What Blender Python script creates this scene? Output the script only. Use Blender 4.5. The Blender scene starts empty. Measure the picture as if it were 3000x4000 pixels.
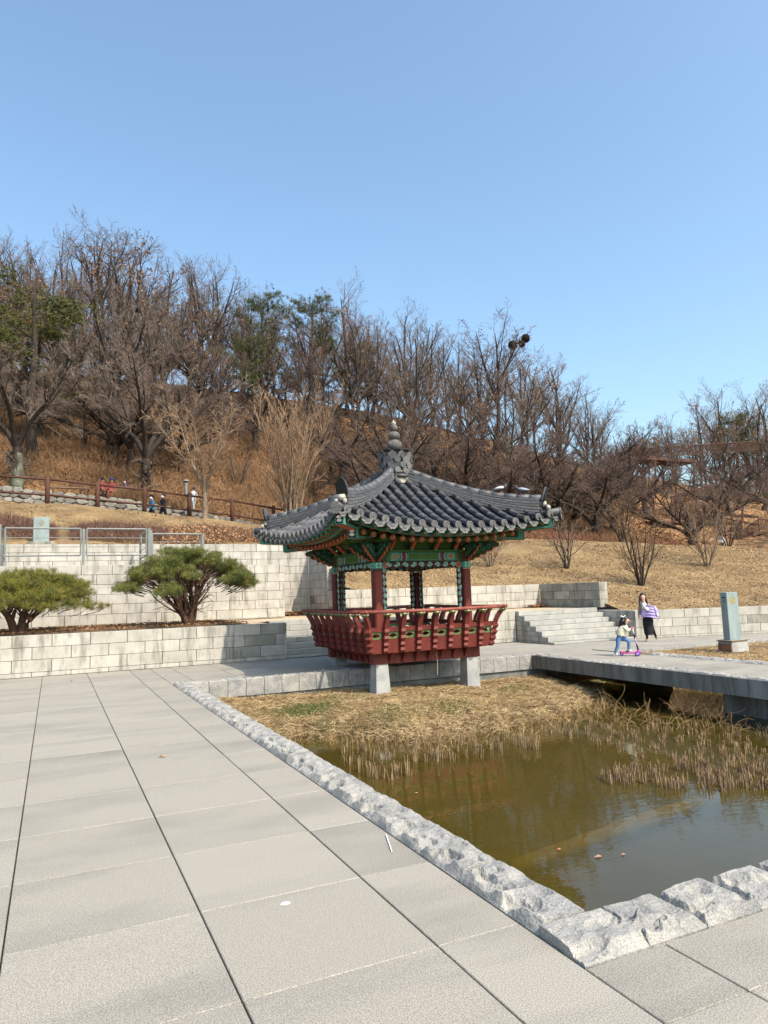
import bpy, math, random
import numpy as np
from mathutils import Vector, Matrix
rng = random.Random(7)
nr = np.random.default_rng(7)
PI = math.pi
S = bpy.context.scene
COL = S.collection
rad = math.radians

# ---------------------------------------------------------------- camera
CAM_H = 1.75
FPX = 2738.6
YAW, PITCH, ROLL = rad(25.30), rad(6.486), rad(-1.864)
fwd = np.array([math.sin(YAW)*math.cos(PITCH), math.cos(YAW)*math.cos(PITCH), math.sin(PITCH)])
rgt = np.array([math.cos(YAW), -math.sin(YAW), 0.0])
upv = np.cross(rgt, fwd)
c_, s_ = math.cos(ROLL), math.sin(ROLL)
CR, CU, CF = c_*rgt + s_*upv, -s_*rgt + c_*upv, fwd
cam_d = bpy.data.cameras.new('camera')
cam = bpy.data.objects.new('camera', cam_d)
COL.objects.link(cam)
cam.matrix_world = Matrix(((CR[0], CU[0], -CF[0], 0), (CR[1], CU[1], -CF[1], 0), (CR[2], CU[2], -CF[2], CAM_H), (0, 0, 0, 1)))
cam_d.sensor_fit = 'HORIZONTAL'
cam_d.sensor_width = 36
cam_d.lens = FPX/3000*36
cam_d.clip_start = 0.05
cam_d.clip_end = 2000
S.camera = cam

# ---------------------------------------------------------------- light
SUN_V = Vector((0.30, -0.85, 1.0)).normalized()
SUN_EL = math.asin(SUN_V.z)
SUN_ROT = math.atan2(SUN_V.x, SUN_V.y)
W = bpy.data.worlds.new('World')
S.world = W
W.use_nodes = True
wn = W.node_tree
sky = wn.nodes.new('ShaderNodeTexSky')
sky.sky_type = 'NISHITA'
sky.sun_disc = False
sky.sun_elevation = SUN_EL
sky.sun_rotation = SUN_ROT
sky.air_density = 1.15
sky.dust_density = 3.2
sky.ozone_density = 0.5
sky.altitude = 0
bg = wn.nodes['Background']
bg.inputs['Strength'].default_value = 0.15
tint = wn.nodes.new('ShaderNodeMix'); tint.data_type = 'RGBA'; tint.blend_type = 'MULTIPLY'; tint.inputs[0].default_value = 1
tint.inputs[7].default_value = (0.87, 1.0, 1.03, 1)
wn.links.new(sky.outputs[0], tint.inputs[6])
wn.links.new(tint.outputs[2], bg.inputs['Color'])
sl = bpy.data.lights.new('sun', 'SUN')
sl.energy = 3.2
sl.angle = rad(0.5)
sl.color = (1.0, 0.885, 0.74)
sun = bpy.data.objects.new('sun', sl)
COL.objects.link(sun)
sun.rotation_euler = SUN_V.to_track_quat('Z', 'Y').to_euler()
sun.location = (10, -20, 30)
S.view_settings.view_transform = 'Standard'
S.view_settings.look = 'None'
S.view_settings.gamma = 1
S.view_settings.exposure = 0.93
S.view_settings.use_curve_mapping = False
S.cycles.max_bounces = 6
S.cycles.transparent_max_bounces = 8

# ---------------------------------------------------------------- helpers
def px_ray(x, y):
    return CR*((x-1500)/FPX) - CU*((y-2000)/FPX) + CF
def at_z(x, y, z=0.0):            # ground point seen at a photo pixel
    d = px_ray(x, y)
    t = (z-CAM_H)/d[2]
    return np.array([d[0]*t, d[1]*t, z])
def at_y(x, y, Y):                # point of the vertical plane at depth Y
    d = px_ray(x, y)
    t = Y/d[1]
    return np.array([d[0]*t, Y, CAM_H+d[2]*t])

def tag(o, label=None, cat=None, group=None, kind=None):
    if label: o['label'] = label
    if cat: o['category'] = cat
    if group: o['group'] = group
    if kind: o['kind'] = kind
    return o

def empty(name, loc, rz=0, **k):
    o = bpy.data.objects.new(name, None)
    COL.objects.link(o)
    o.location = loc
    o.rotation_euler = (0, 0, rz)
    o.empty_display_size = 0.2
    tag(o, **k)
    return o

def link(name, me, parent=None, loc=None, rot=None, scl=None):
    o = bpy.data.objects.new(name, me)
    COL.objects.link(o)
    if parent is not None: o.parent = parent
    if loc is not None: o.location = loc
    if rot is not None: o.rotation_euler = rot
    if scl is not None: o.scale = scl
    return o

def mesh_np(name, V, F, mats=(), smooth=False, mi=None):
    me = bpy.data.meshes.new(name)
    V = np.ascontiguousarray(V, dtype=np.float32)
    F = np.ascontiguousarray(F, dtype=np.int32)
    me.vertices.add(len(V))
    me.vertices.foreach_set('co', V.ravel())
    m, k = F.shape
    me.loops.add(m*k)
    me.loops.foreach_set('vertex_index', F.ravel())
    me.polygons.add(m)
    me.polygons.foreach_set('loop_start', np.arange(0, m*k, k, dtype=np.int32))
    me.polygons.foreach_set('loop_total', np.full(m, k, dtype=np.int32))
    if smooth: me.polygons.foreach_set('use_smooth', np.ones(m, dtype=bool))
    if mi is not None: me.polygons.foreach_set('material_index', np.asarray(mi, dtype=np.int32))
    me.update(calc_edges=True)
    for a in mats: me.materials.append(a)
    return me

class MB:
    """collects shapes into one mesh"""
    def __init__(self): self.v, self.f, self.m = [], [], []
    def add(self, vs, fs, mi=0):
        n = len(self.v)
        self.v += [tuple(p) for p in vs]
        for f in fs:
            self.f.append(tuple(i+n for i in f)); self.m.append(mi)
        return self
    def box(self, c, s, rz=0, mi=0, taper=(1, 1), rx=0, ry=0):
        a, b, h = s[0]/2, s[1]/2, s[2]/2
        pts = [(-a, -b, -h), (a, -b, -h), (a, b, -h), (-a, b, -h),
               (-a*taper[0], -b*taper[1], h), (a*taper[0], -b*taper[1], h), (a*taper[0], b*taper[1], h), (-a*taper[0], b*taper[1], h)]
        Mx = Matrix.Rotation(rz, 3, 'Z') @ Matrix.Rotation(ry, 3, 'Y') @ Matrix.Rotation(rx, 3, 'X')
        pts = [Vector(c) + Mx @ Vector(p) for p in pts]
        return self.add(pts, [(3, 2, 1, 0), (4, 5, 6, 7), (0, 1, 5, 4), (1, 2, 6, 5), (2, 3, 7, 6), (3, 0, 4, 7)], mi)
    def bbox(self, c, s, b=0.01, rz=0, mi=0):       # box with chamfered edges
        a, d, h = s[0]/2, s[1]/2, s[2]/2
        vs, idx = [], {}
        Mx = Matrix.Rotation(rz, 3, 'Z')
        def V(x, y, z):
            k = (round(x, 6), round(y, 6), round(z, 6))
            if k not in idx:
                idx[k] = len(vs); vs.append(Vector(c) + Mx @ Vector((x, y, z)))
            return idx[k]
        fs = []
        for s1 in (-1, 1):
            q = [V(s1*a, y, z) for y, z in ((-d+b, -h+b), (d-b, -h+b), (d-b, h-b), (-d+b, h-b))]; fs.append(q if s1 > 0 else q[::-1])
            q = [V(x, s1*d, z) for x, z in ((-a+b, -h+b), (a-b, -h+b), (a-b, h-b), (-a+b, h-b))]; fs.append(q if s1 < 0 else q[::-1])
            q = [V(x, y, s1*h) for x, y in ((-a+b, -d+b), (a-b, -d+b), (a-b, d-b), (-a+b, d-b))]; fs.append(q if s1 > 0 else q[::-1])
        for sx in (-1, 1):
            for sy in (-1, 1):
                q = [V(sx*a, sy*(d-b), -h+b), V(sx*(a-b), sy*d, -h+b), V(sx*(a-b), sy*d, h-b), V(sx*a, sy*(d-b), h-b)]
                fs.append(q if sx*sy < 0 else q[::-1]); fs[-1] = fs[-1][::-1]
            for sz in (-1, 1):
                q = [V(sx*a, -d+b, sz*(h-b)), V(sx*(a-b), -d+b, sz*h), V(sx*(a-b), d-b, sz*h), V(sx*a, d-b, sz*(h-b))]
                fs.append(q if sx*sz < 0 else q[::-1])
        for sy in (-1, 1):
            for sz in (-1, 1):
                q = [V(-a+b, sy*d, sz*(h-b)), V(-a+b, sy*(d-b), sz*h), V(a-b, sy*(d-b), sz*h), V(a-b, sy*d, sz*(h-b))]
                fs.append(q if sy*sz > 0 else q[::-1])
        for sx in (-1, 1):
            for sy in (-1, 1):
                for sz in (-1, 1):
                    q = [V(sx*a, sy*(d-b), sz*(h-b)), V(sx*(a-b), sy*d, sz*(h-b)), V(sx*(a-b), sy*(d-b), sz*h)]
                    fs.append(q if sx*sy*sz > 0 else q[::-1])
        return self.add(vs, fs, mi)
    def tube(self, pts, rads, n=6, mi=0, cap=True):
        pts = [Vector(p) for p in pts]
        if not hasattr(rads, '__len__'): rads = [rads]*len(pts)
        vs, fs = [], []
        for i, p in enumerate(pts):
            t = (pts[min(i+1, len(pts)-1)] - pts[max(i-1, 0)]).normalized()
            ref = Vector((0, 0, 1)) if abs(t.z) < 0.9 else Vector((1, 0, 0))
            a = t.cross(ref).normalized(); b = a.cross(t).normalized()
            for k in range(n):
                w = 2*PI*k/n
                vs.append(p + (a*math.cos(w) + b*math.sin(w))*rads[i])
        for i in range(len(pts)-1):
            for k in range(n):
                k2 = (k+1) % n
                fs.append((i*n+k, (i+1)*n+k, (i+1)*n+k2, i*n+k2))
        if cap:
            fs.append(tuple(range(n))); fs.append(tuple((len(pts)-1)*n+k for k in range(n))[::-1])
        return self.add(vs, fs, mi)
    def lathe(self, prof, n=16, c=(0, 0, 0), mi=0):
        vs, fs = [], []
        for r, z in prof:
            for k in range(n):
                w = 2*PI*k/n
                vs.append((c[0]+r*math.cos(w), c[1]+r*math.sin(w), c[2]+z))
        for i in range(len(prof)-1):
            for k in range(n):
                k2 = (k+1) % n
                fs.append((i*n+k, i*n+k2, (i+1)*n+k2, (i+1)*n+k))
        return self.add(vs, fs, mi)
    def prism(self, poly, th, fn, mi=0, side=None):   # poly 2d (u,w) extruded by th, fn(u,w,t)->point
        n = len(poly)
        vs = [fn(u, w, 0) for u, w in poly] + [fn(u, w, th) for u, w in poly]
        self.add(vs, [tuple(range(n)), tuple(range(2*n-1, n-1, -1))], mi)
        self.add(vs, [(i, i+n, (i+1) % n+n, (i+1) % n) for i in range(n)], mi if side is None else side)
        return self
    def mesh(self, name, mats, smooth=False):
        me = bpy.data.meshes.new(name)
        me.from_pydata([tuple(p) for p in self.v], [], self.f)
        for a in (mats if isinstance(mats, (list, tuple)) else [mats]): me.materials.append(a)
        me.polygons.foreach_set('material_index', self.m)
        if smooth: me.polygons.foreach_set('use_smooth', [True]*len(me.polygons))
        me.update()
        return me
    def obj(self, name, mats, parent=None, smooth=False, **k):
        return link(name, self.mesh(name, mats, smooth), parent, **k)

def fix_normals(me):
    import bmesh
    bm = bmesh.new(); bm.from_mesh(me)
    bmesh.ops.recalc_face_normals(bm, faces=bm.faces)
    bm.to_mesh(me); bm.free()
    return me

# ---------------------------------------------------------------- materials
def mat(name, c1, c2=None, scale=3, detail=4, rough=0.85, bump=0, bscale=60, stretch=(1, 1, 1), rnd=0, speck=0, sscale=150,
        stain=0, metal=0, spec=0.3, lo=0.35, hi=0.65, c3=None, s3=20, twosided=False, bdist=0.02, sub=0, moss=None, c3r=(.52, .66)):
    m = bpy.data.materials.new(name)
    m.use_nodes = True
    nt = m.node_tree
    N, L = nt.nodes, nt.links
    b = N['Principled BSDF']
    b.inputs['Roughness'].default_value = rough
    b.inputs['Metallic'].default_value = metal
    b.inputs['Specular IOR Level'].default_value = spec
    geo = N.new('ShaderNodeNewGeometry')
    mp = N.new('ShaderNodeMapping')
    mp.inputs['Scale'].default_value = stretch
    L.new(geo.outputs['Position'], mp.inputs[0])
    oi = N.new('ShaderNodeObjectInfo')
    def noise(sc, det=4, mapped=True, off=False, r=0.6):
        n = N.new('ShaderNodeTexNoise')
        n.inputs['Scale'].default_value = sc
        n.inputs['Detail'].default_value = det
        n.inputs['Roughness'].default_value = r
        src = mp.outputs[0] if mapped else geo.outputs['Position']
        if off:
            va = N.new('ShaderNodeVectorMath'); va.operation = 'ADD'
            cm = N.new('ShaderNodeVectorMath'); cm.operation = 'SCALE'
            cm.inputs[0].default_value = (37, 91, 53)
            L.new(oi.outputs['Random'], cm.inputs['Scale'])
            L.new(src, va.inputs[0]); L.new(cm.outputs[0], va.inputs[1]); src = va.outputs[0]
        L.new(src, n.inputs['Vector'])
        return n.outputs['Fac']
    def rng_(v, a, z, to0=0, to1=1):
        r = N.new('ShaderNodeMapRange')
        r.inputs['From Min'].default_value = a; r.inputs['From Max'].default_value = z
        r.inputs['To Min'].default_value = to0; r.inputs['To Max'].default_value = to1
        L.new(v, r.inputs['Value'])
        return r.outputs[0]
    def mix(fac, a, bb, mode='MIX'):
        x = N.new('ShaderNodeMix'); x.data_type = 'RGBA'; x.blend_type = mode
        if isinstance(fac, (int, float)): x.inputs[0].default_value = fac
        else: L.new(fac, x.inputs[0])
        for i, q in ((6, a), (7, bb)):
            if isinstance(q, tuple): x.inputs[i].default_value = (*q[:3], 1)
            else: L.new(q, x.inputs[i])
        return x.outputs[2]
    col = tuple(c1)
    if c2: col = mix(rng_(noise(scale, detail, off=rnd > 0), lo, hi), c1, c2)
    if c3: col = mix(rng_(noise(s3, 3, mapped=False), c3r[0], c3r[1]), col, c3)
    if moss: col = mix(rng_(noise(1.1, 5, mapped=False), 0.55, 0.7), col, moss)
    if stain:
        st = N.new('ShaderNodeMapping'); st.inputs['Scale'].default_value = (2.6, 2.6, 0.45)
        L.new(geo.outputs['Position'], st.inputs[0])
        n = N.new('ShaderNodeTexNoise'); n.inputs['Scale'].default_value = 1.6; n.inputs['Detail'].default_value = 7; n.inputs['Roughness'].default_value = .68
        L.new(st.outputs[0], n.inputs['Vector'])
        col = mix(rng_(n.outputs['Fac'], 0.49, 0.68, 0, stain), col, (0.10, 0.095, 0.075))
    if speck:
        f = rng_(noise(sscale, 2, mapped=False, r=.8), 0.36, 0.64, 1-speck, 1+speck*.7)
        g = N.new('ShaderNodeVectorMath'); g.operation = 'SCALE'
        if isinstance(col, tuple):
            g.inputs[0].default_value = col[:3]
        else: L.new(col, g.inputs[0])
        L.new(f, g.inputs['Scale']); col = g.outputs[0]
    if rnd:
        f = rng_(oi.outputs['Random'], 0, 1, 1-rnd, 1+rnd)
        g = N.new('ShaderNodeVectorMath'); g.operation = 'SCALE'
        if isinstance(col, tuple): g.inputs[0].default_value = col[:3]
        else: L.new(col, g.inputs[0])
        L.new(f, g.inputs['Scale']); col = g.outputs[0]
    if isinstance(col, tuple): b.inputs['Base Color'].default_value = (*col[:3], 1)
    else: L.new(col, b.inputs['Base Color'])
    if bump:
        bn = N.new('ShaderNodeBump')
        bn.inputs['Strength'].default_value = bump
        bn.inputs['Distance'].default_value = bdist
        L.new(noise(bscale, 5, mapped=False), bn.inputs['Height'])
        L.new(bn.outputs[0], b.inputs['Normal'])
    return m

GR = mat('granite_slab', (.290, .267, .230), (.175, .167, .148), scale=.8, detail=7, lo=.46, hi=.84, rough=.85, rnd=.04, speck=.5, sscale=150, bump=.25, bscale=220, bdist=.004, stretch=(.55, 1.7, 1))  # darker blotches drawn out along X paint in soft tree shade besides stone stains
GRK = mat('granite_kerb', (.345, .328, .298), (.20, .20, .20), scale=5, detail=8, rough=.9, rnd=.05, speck=.32, sscale=120, bump=.9, bscale=28, bdist=.022)
GRW = mat('granite_wall', (.44, .415, .37), (.33, .31, .275), scale=1.8, detail=6, rough=.9, rnd=.04, speck=.16, sscale=70, stain=.75, bump=.15, bscale=60)
GRS = mat('granite_wall_stained', (.36, .345, .30), (.21, .20, .165), scale=1.5, detail=6, rough=.9, rnd=.22, speck=.2, sscale=70, stain=.95, bump=.15, bscale=60)
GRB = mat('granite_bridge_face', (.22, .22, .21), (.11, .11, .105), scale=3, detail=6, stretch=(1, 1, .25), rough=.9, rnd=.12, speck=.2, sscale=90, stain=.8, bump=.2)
GRT = mat('granite_step', (.37, .36, .33), (.27, .265, .245), scale=2, detail=5, rough=.88, rnd=.06, speck=.2, sscale=110, bump=.15)
GRP = mat('granite_pedestal', (.36, .36, .345), (.24, .24, .235), scale=2.5, detail=6, rough=.9, speck=.15, sscale=90, bump=.3, bscale=30)
JOINT = mat('dark_joint', (.06, .058, .05), rough=1)
SANDJ = mat('sandy_joint', (.30, .25, .18), (.16, .14, .1), scale=8, rough=1)
SAND = mat('sandy_path', (.46, .36, .245), (.38, .295, .20), scale=2, rough=1, speck=.12, sscale=60)
SOIL = mat('soil', (.17, .105, .055), (.09, .06, .035), scale=5, rough=1, speck=.3, sscale=25, bump=.5, bscale=25)
LAWN = mat('dry_lawn', (.27, .185, .092), (.165, .108, .052), scale=.55, detail=8, rough=1, speck=.34, sscale=11, bump=.9, bscale=9, bdist=.05, c3=(.13, .085, .042), s3=.8, c3r=(.46, .68))
HILLM = mat('leaf_covered_hill', (.235, .126, .060), (.135, .075, .038), scale=.6, detail=8, rough=1, speck=.55, sscale=5, bump=1, bscale=3, bdist=.15, c3=(.30, .17, .075), s3=2.5)
BANKM = mat('straw_bank', (.33, .245, .12), (.20, .145, .07), scale=1.5, detail=8, rough=1, speck=.4, sscale=30, bump=1, bscale=30, bdist=.03, c3=(.13, .14, .05), s3=.9)
MUD = mat('pond_mud', (.155, .11, .038), (.08, .065, .025), scale=1.2, detail=6, rough=1)
ROCKM = mat('field_stone', (.25, .235, .205), (.14, .135, .12), scale=3, rough=.95, rnd=.3, speck=.25, sscale=25, bump=.5, bscale=12)
# ================================================================ SETTING
GX = [-0.20 + 0.978*k for k in range(-6, 22)]
def GYv(j): return 2.276 + 0.975*j

gnd = MB(); gnd.add([(-600, -300, -1.6), (900, -300, -1.6), (900, 1500, -1.6), (-600, 1500, -1.6)], [(0, 1, 2, 3)])
tag(gnd.obj('ground', HILLM), 'brown earth carrying on to the horizon', kind='structure')

# pavement: base sheet + slabs
pv = MB()
def sheet(x0, x1, y0, y1, z): pv.add([(x0, y0, z), (x1, y0, z), (x1, y1, z), (x0, y1, z)], [(0, 1, 2, 3)])
ZB = -0.035
sheet(-9, 2.245, -3, 18.96, ZB); sheet(2.245, 9, -3, 2.745, ZB); sheet(2.245, 11.45, 15.30, 18.96, ZB)
sheet(11.45, 13.25, 5.0, 15.6, ZB); sheet(11.45, 34, 15.6, 18.96, ZB); sheet(13.25, 34, 14.4, 15.6, ZB)
pave = tag(pv.obj('pavement', JOINT), 'pale granite slab pavement around the pond and up to the terrace', kind='structure')
slab_cache = {}
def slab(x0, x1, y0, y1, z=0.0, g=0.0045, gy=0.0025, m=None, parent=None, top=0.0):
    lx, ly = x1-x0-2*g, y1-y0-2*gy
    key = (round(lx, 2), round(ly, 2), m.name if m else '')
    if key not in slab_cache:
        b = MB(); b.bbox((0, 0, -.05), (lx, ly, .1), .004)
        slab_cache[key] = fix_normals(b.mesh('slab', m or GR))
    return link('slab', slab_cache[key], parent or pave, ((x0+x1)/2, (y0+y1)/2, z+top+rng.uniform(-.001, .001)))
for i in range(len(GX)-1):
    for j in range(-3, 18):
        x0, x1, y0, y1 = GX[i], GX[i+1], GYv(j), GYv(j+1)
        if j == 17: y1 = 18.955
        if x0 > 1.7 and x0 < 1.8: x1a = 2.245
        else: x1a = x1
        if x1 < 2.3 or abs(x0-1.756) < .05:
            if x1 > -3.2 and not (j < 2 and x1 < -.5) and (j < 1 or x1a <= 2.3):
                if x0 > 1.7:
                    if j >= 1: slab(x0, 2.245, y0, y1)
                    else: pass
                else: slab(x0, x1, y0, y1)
# strip below the pond's near corner (kerb foot at y = 2.75)
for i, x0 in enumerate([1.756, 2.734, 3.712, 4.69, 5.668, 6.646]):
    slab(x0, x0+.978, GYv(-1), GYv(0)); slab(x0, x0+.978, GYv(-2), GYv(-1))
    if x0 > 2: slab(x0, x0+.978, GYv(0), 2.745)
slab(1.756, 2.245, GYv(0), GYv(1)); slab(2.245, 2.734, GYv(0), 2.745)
# walk between pond and terrace, bridge deck, walk beyond
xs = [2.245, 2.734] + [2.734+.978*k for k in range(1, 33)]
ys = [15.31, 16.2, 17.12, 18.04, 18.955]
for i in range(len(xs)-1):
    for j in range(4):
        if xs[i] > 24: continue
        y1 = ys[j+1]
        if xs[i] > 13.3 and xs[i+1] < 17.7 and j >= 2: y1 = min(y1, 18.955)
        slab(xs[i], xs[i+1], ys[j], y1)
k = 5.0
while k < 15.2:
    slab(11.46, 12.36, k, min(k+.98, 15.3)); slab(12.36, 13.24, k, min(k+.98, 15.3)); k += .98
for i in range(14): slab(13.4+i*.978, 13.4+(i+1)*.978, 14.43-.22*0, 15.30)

# ---------------- rough kerb stones
def noise_grid(nu, nv, oct_, seed):
    r = np.random.default_rng(seed)
    out = np.zeros((nv, nu)); amp = 1.0
    for o in range(oct_):
        n = 2**(o+1)+1
        g = r.uniform(-1, 1, (n+1, n+1))
        u = np.linspace(0, n-1, nu); v = np.linspace(0, n-1, nv)
        iu, iv = np.floor(u).astype(int), np.floor(v).astype(int)
        fu, fv = (u-iu)[None, :], (v-iv)[:, None]
        fu = fu*fu*(3-2*fu); fv = fv*fv*(3-2*fv)
        a = g[np.ix_(iv, iu)]; b = g[np.ix_(iv, iu+1)]; c = g[np.ix_(iv+1, iu)]; d = g[np.ix_(iv+1, iu+1)]
        out += amp*((a*(1-fu)+b*fu)*(1-fv) + (c*(1-fu)+d*fu)*fv); amp *= .55
    return out
def kerb_stone(L, Wd, face, seed, nu=16, nv=14, hump=.10, floor_=.30, pits=7, depth=.030):
    """local: x along the kerb 0..L, y from pavement side 0 to pond side Wd; z rough top; smooth face at y = Wd"""
    g = noise_grid(nu, nv, 5, seed)
    r = np.random.default_rng(seed)
    pit = [(r.uniform(0, 1), r.uniform(.08, .42) if q % 3 else r.uniform(.4, .9), r.uniform(.10, .22), r.uniform(.4, 1), r.uniform(-1, 1)) for q in range(pits)]
    V = []
    fl = floor_*hump
    cuts = []
    for q in range(pits+6):                       # random fracture planes through the upper part of the stone
        cu, cv = r.uniform(.05, .95), r.uniform(.15, .95)
        cuts.append((cu, cv, hump*r.uniform(.62, 1.15), r.normal(0, hump*1.7), r.normal(0, hump*1.4)))
    scoops = [(r.uniform(.2, .75), r.uniform(.16, .34), r.uniform(.16, .30), r.uniform(.12, .22), r.uniform(.55, .95)) for q in range(2 if floor_ > .4 else 1)]+[(r.uniform(.1, .9), r.uniform(.4, .85), r.uniform(.08, .16), r.uniform(.08, .16), r.uniform(.2, .5)) for q in range(1)]
    gs = hump/r.uniform(.20, .34); ls, rs = (hump-fl)/r.uniform(.12, .26), (hump-fl)/(r.uniform(.10, .35) if floor_ > .3 else r.uniform(.32, .5)); bs = hump*.8/r.uniform(.3, .6)
    for j in range(nv):
        for i in range(nu):
            u, v = i/(nu-1), j/(nv-1)
            uw, vw = u+.05*g[j, i], v+.05*g[-j-1, i]
            z = min(hump*1.05, gs*max(vw, v*.5), fl+ls*max(uw, 0), fl+rs*max(1-uw, 0), hump*.45+bs*max(1-vw, 0))
            for cu, cv, ch, cx, cy in cuts: z = min(z, max(ch+cx*(uw-cu)+cy*(vw-cv), hump*(.52 if floor_ > .4 else .30)))
            for pu, pv, pr_, pd, pa in pit[:pits//2+1]:
                du, dv = (u-pu)*L/.39, (v-pv)
                d = math.hypot(du+pa*dv*.5, dv)
                if d < pr_: z -= depth*.8*pd*(1-d/pr_)**.5*min(1, v*6)
            for su, sv, sa, sb, sd in scoops:
                a_, b2 = (u-su)/sa, (v-sv)/sb; ro = su*9; a_, b2 = a_*math.cos(ro)-b2*math.sin(ro), a_*math.sin(ro)+b2*math.cos(ro)
                d = max(abs(a_), abs(b2)*.9, abs(a_+b2)*.72)+.22*g[j, i]
                if d < 1: z *= 1-sd*min(1, (1-d)*(1.2+2.5*(a_ > 0)))
            z += .009*g[j, i]*min(1, 8*v)
            if j == 0: z = 0.0
            if face and face > .1 and j == nv-1: z = min(z, .012)
            V.append(((u+.010*g[j, i]*(0 < i < nu-1))*L, (v+.018*g[-j-1, i]*(0 < j < nv-1))*Wd, max(z, 0 if j == 0 else .004)))
    F = []
    for j in range(nv-1):
        for i in range(nu-1):
            a = j*nu+i
            if (i+j) % 2: F += [(a, a+1, a+nu), (a+1, a+nu+1, a+nu)]
            else: F += [(a, a+1, a+nu+1), (a, a+nu+1, a+nu)]
    n0 = len(V)
    per = [i for i in range(nu)] + [j*nu+nu-1 for j in range(1, nv)] + [(nv-1)*nu+i for i in range(nu-2, -1, -1)] + [j*nu for j in range(nv-2, 0, -1)]
    low = -(face if face else .06)
    for p in per: V.append((min(max(V[p][0], 0.0), L), min(max(V[p][1], 0), Wd), low))
    m = len(per)
    for q in range(m):
        a, b = per[q], per[(q+1) % m]
        F.append((a, n0+q, n0+(q+1) % m)); F.append((a, n0+(q+1) % m, b))
    b = MB(); b.add(V, F)
    return b.mesh('kerb_stone', GRK)
def kerb_row(name, label, origin, ang, n, L, Wd, face, var, mirror=False, fine=0, hump=.10, floor_=.3):
    root = empty(name, origin, ang, label=label, cat='kerb')
    for i in range(n):
        if i < fine: me = kerb_stone(L-.006, Wd, face, 900+i*7+len(label), 44, 36, hump, floor_, 9)
        else: me = var[rng.randrange(len(var))]
        s = (1, -1 if mirror else 1, rng.uniform(.85, 1.12))
        o = link('kerb_stone', me, root, (i*L, 0, 0))
        o.scale = (1, s[1], 1)
    return root
KV = [kerb_stone(.384, .31, .36, 100+q, 20, 16, .10, .6, 8) for q in range(7)]
KV2 = [kerb_stone(.378, .36, .33, 200+q, 18, 14, .085, .25, 5) for q in range(6)]
# near kerb along Y: local x = +Y, pond side is +X => local y axis = -X, so mirrored
kerb_row('kerb', 'long row of rough-hewn grey kerb stones running from the near pond corner to the far corner', (2.25, 3.10, 0), PI/2, 31, .39, .31, .36, KV, mirror=True, fine=13, hump=.115, floor_=.55)
rt = kerb_row('kerb', 'short row of large rough-hewn kerb stones at the near right edge of the pond', (2.655, 2.755, 0), 0, 18, .40, .34, .36, KV, fine=6, hump=.185, floor_=.05)
cm = kerb_stone(.40, .345, .36, 777, 48, 44, .11, .5, 10)
o = link('kerb_stone', cm, rt, (-.402, 0, 0))
# far kerb: pavement side is +Y, pond side face at Y = 14.95
kerb_row('kerb', 'row of square-faced kerb stones on the far side of the pond behind the pavilion legs', (2.56, 15.305, 0), 0, 22, .389, .355, .33, KV2, mirror=True)
# bridge kerbs
bridge = empty('footbridge', (12.3, 10.2, 0), 0, label='flat granite footbridge crossing the right side of the pond', cat='bridge')
B0 = bridge.location
def bpart(o): o.parent = bridge; o.location = Vector(o.location)-B0; return o
KV3 = [kerb_stone(.376, .36, .30, 300+q, 20, 16, .075, .5, 9) for q in range(6)]
for q in KV3:
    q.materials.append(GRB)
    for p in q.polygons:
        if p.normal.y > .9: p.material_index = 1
for i in range(25):
    o = link('edge_stone', KV3[rng.randrange(6)], bridge, Vector((11.46, 14.94-.389*i, 0))-B0, (0, 0, 0))
    o.rotation_euler = (0, 0, PI/2); o.location.y -= .389
for i in range(22):
    o = link('edge_stone', KV3[rng.randrange(6)], bridge, Vector((13.24, 13.2-.389*i, 0))-B0, (0, 0, -PI/2))
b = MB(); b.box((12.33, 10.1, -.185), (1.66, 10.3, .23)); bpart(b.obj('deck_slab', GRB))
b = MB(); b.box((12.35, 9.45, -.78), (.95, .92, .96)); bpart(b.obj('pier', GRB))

# ---------------- block walls
blk_cache = {}
def block_mesh(L, Hh, T, m, ch=.006):
    key = (round(L, 3), round(Hh, 3), round(T, 3), m.name)
    if key not in blk_cache:
        b = MB(); b.bbox((0, 0, 0), (L, T, Hh), ch)
        blk_cache[key] = fix_normals(b.mesh('stone_block', m))
    return blk_cache[key]
def wall(name, label, p0, p1, z0, rows, bl, T=.22, m=None, off=0, cap=None, core=True, gap=.012, cat='retaining wall', parent=None, core_low=None, dark=0, mats=None):
    """face line p0->p1 seen with the face on the right-hand side (towards -normal); rows bottom-up heights"""
    m = m or GRW
    p0, p1 = Vector((*p0, 0)), Vector((*p1, 0))
    d = p1-p0; Lw = d.length; ang = math.atan2(d.y, d.x)
    root = parent or empty(name, (*p0.xy, z0), ang, label=label, cat=cat)
    if parent:
        sub = None
    H_ = sum(rows)
    Mx = Matrix.Translation((*p0.xy, z0)) @ Matrix.Rotation(ang, 4, 'Z')
    inv = root.matrix_basis.inverted() if parent else None
    def put(nm, me, loc):
        if parent:
            o = link(nm, me, parent); o.matrix_local = inv @ Mx @ Matrix.Translation(loc)
        else: o = link(nm, me, root, loc)
        return o
    b = MB(); b.box((Lw/2, T/2+.02, H_/2-.004), (Lw-.02, T-.02, H_-.012)); put('wall_core', b.mesh('wall_core', JOINT), (0, 0, 0))
    z = 0
    for r, h in enumerate(rows):
        x = -((off + (r % 2)*.5) % 1)*bl
        while x < Lw-.02:
            a, e = max(x, 0), min(x+bl, Lw)
            if e-a > .06:
                mm = m
                if mats: mm = mats(a+(e-a)/2, z, r)
                put('stone_block', block_mesh(e-a-gap, h-gap*.7, T+.004*(r == len(rows)-1), mm), ((a+e)/2, T/2+rng.uniform(-.002, .002), z+h/2))
            x += bl
        z += h
    return root
TZ = 0.98
R1 = [.11, .295, .292, .293]
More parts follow.
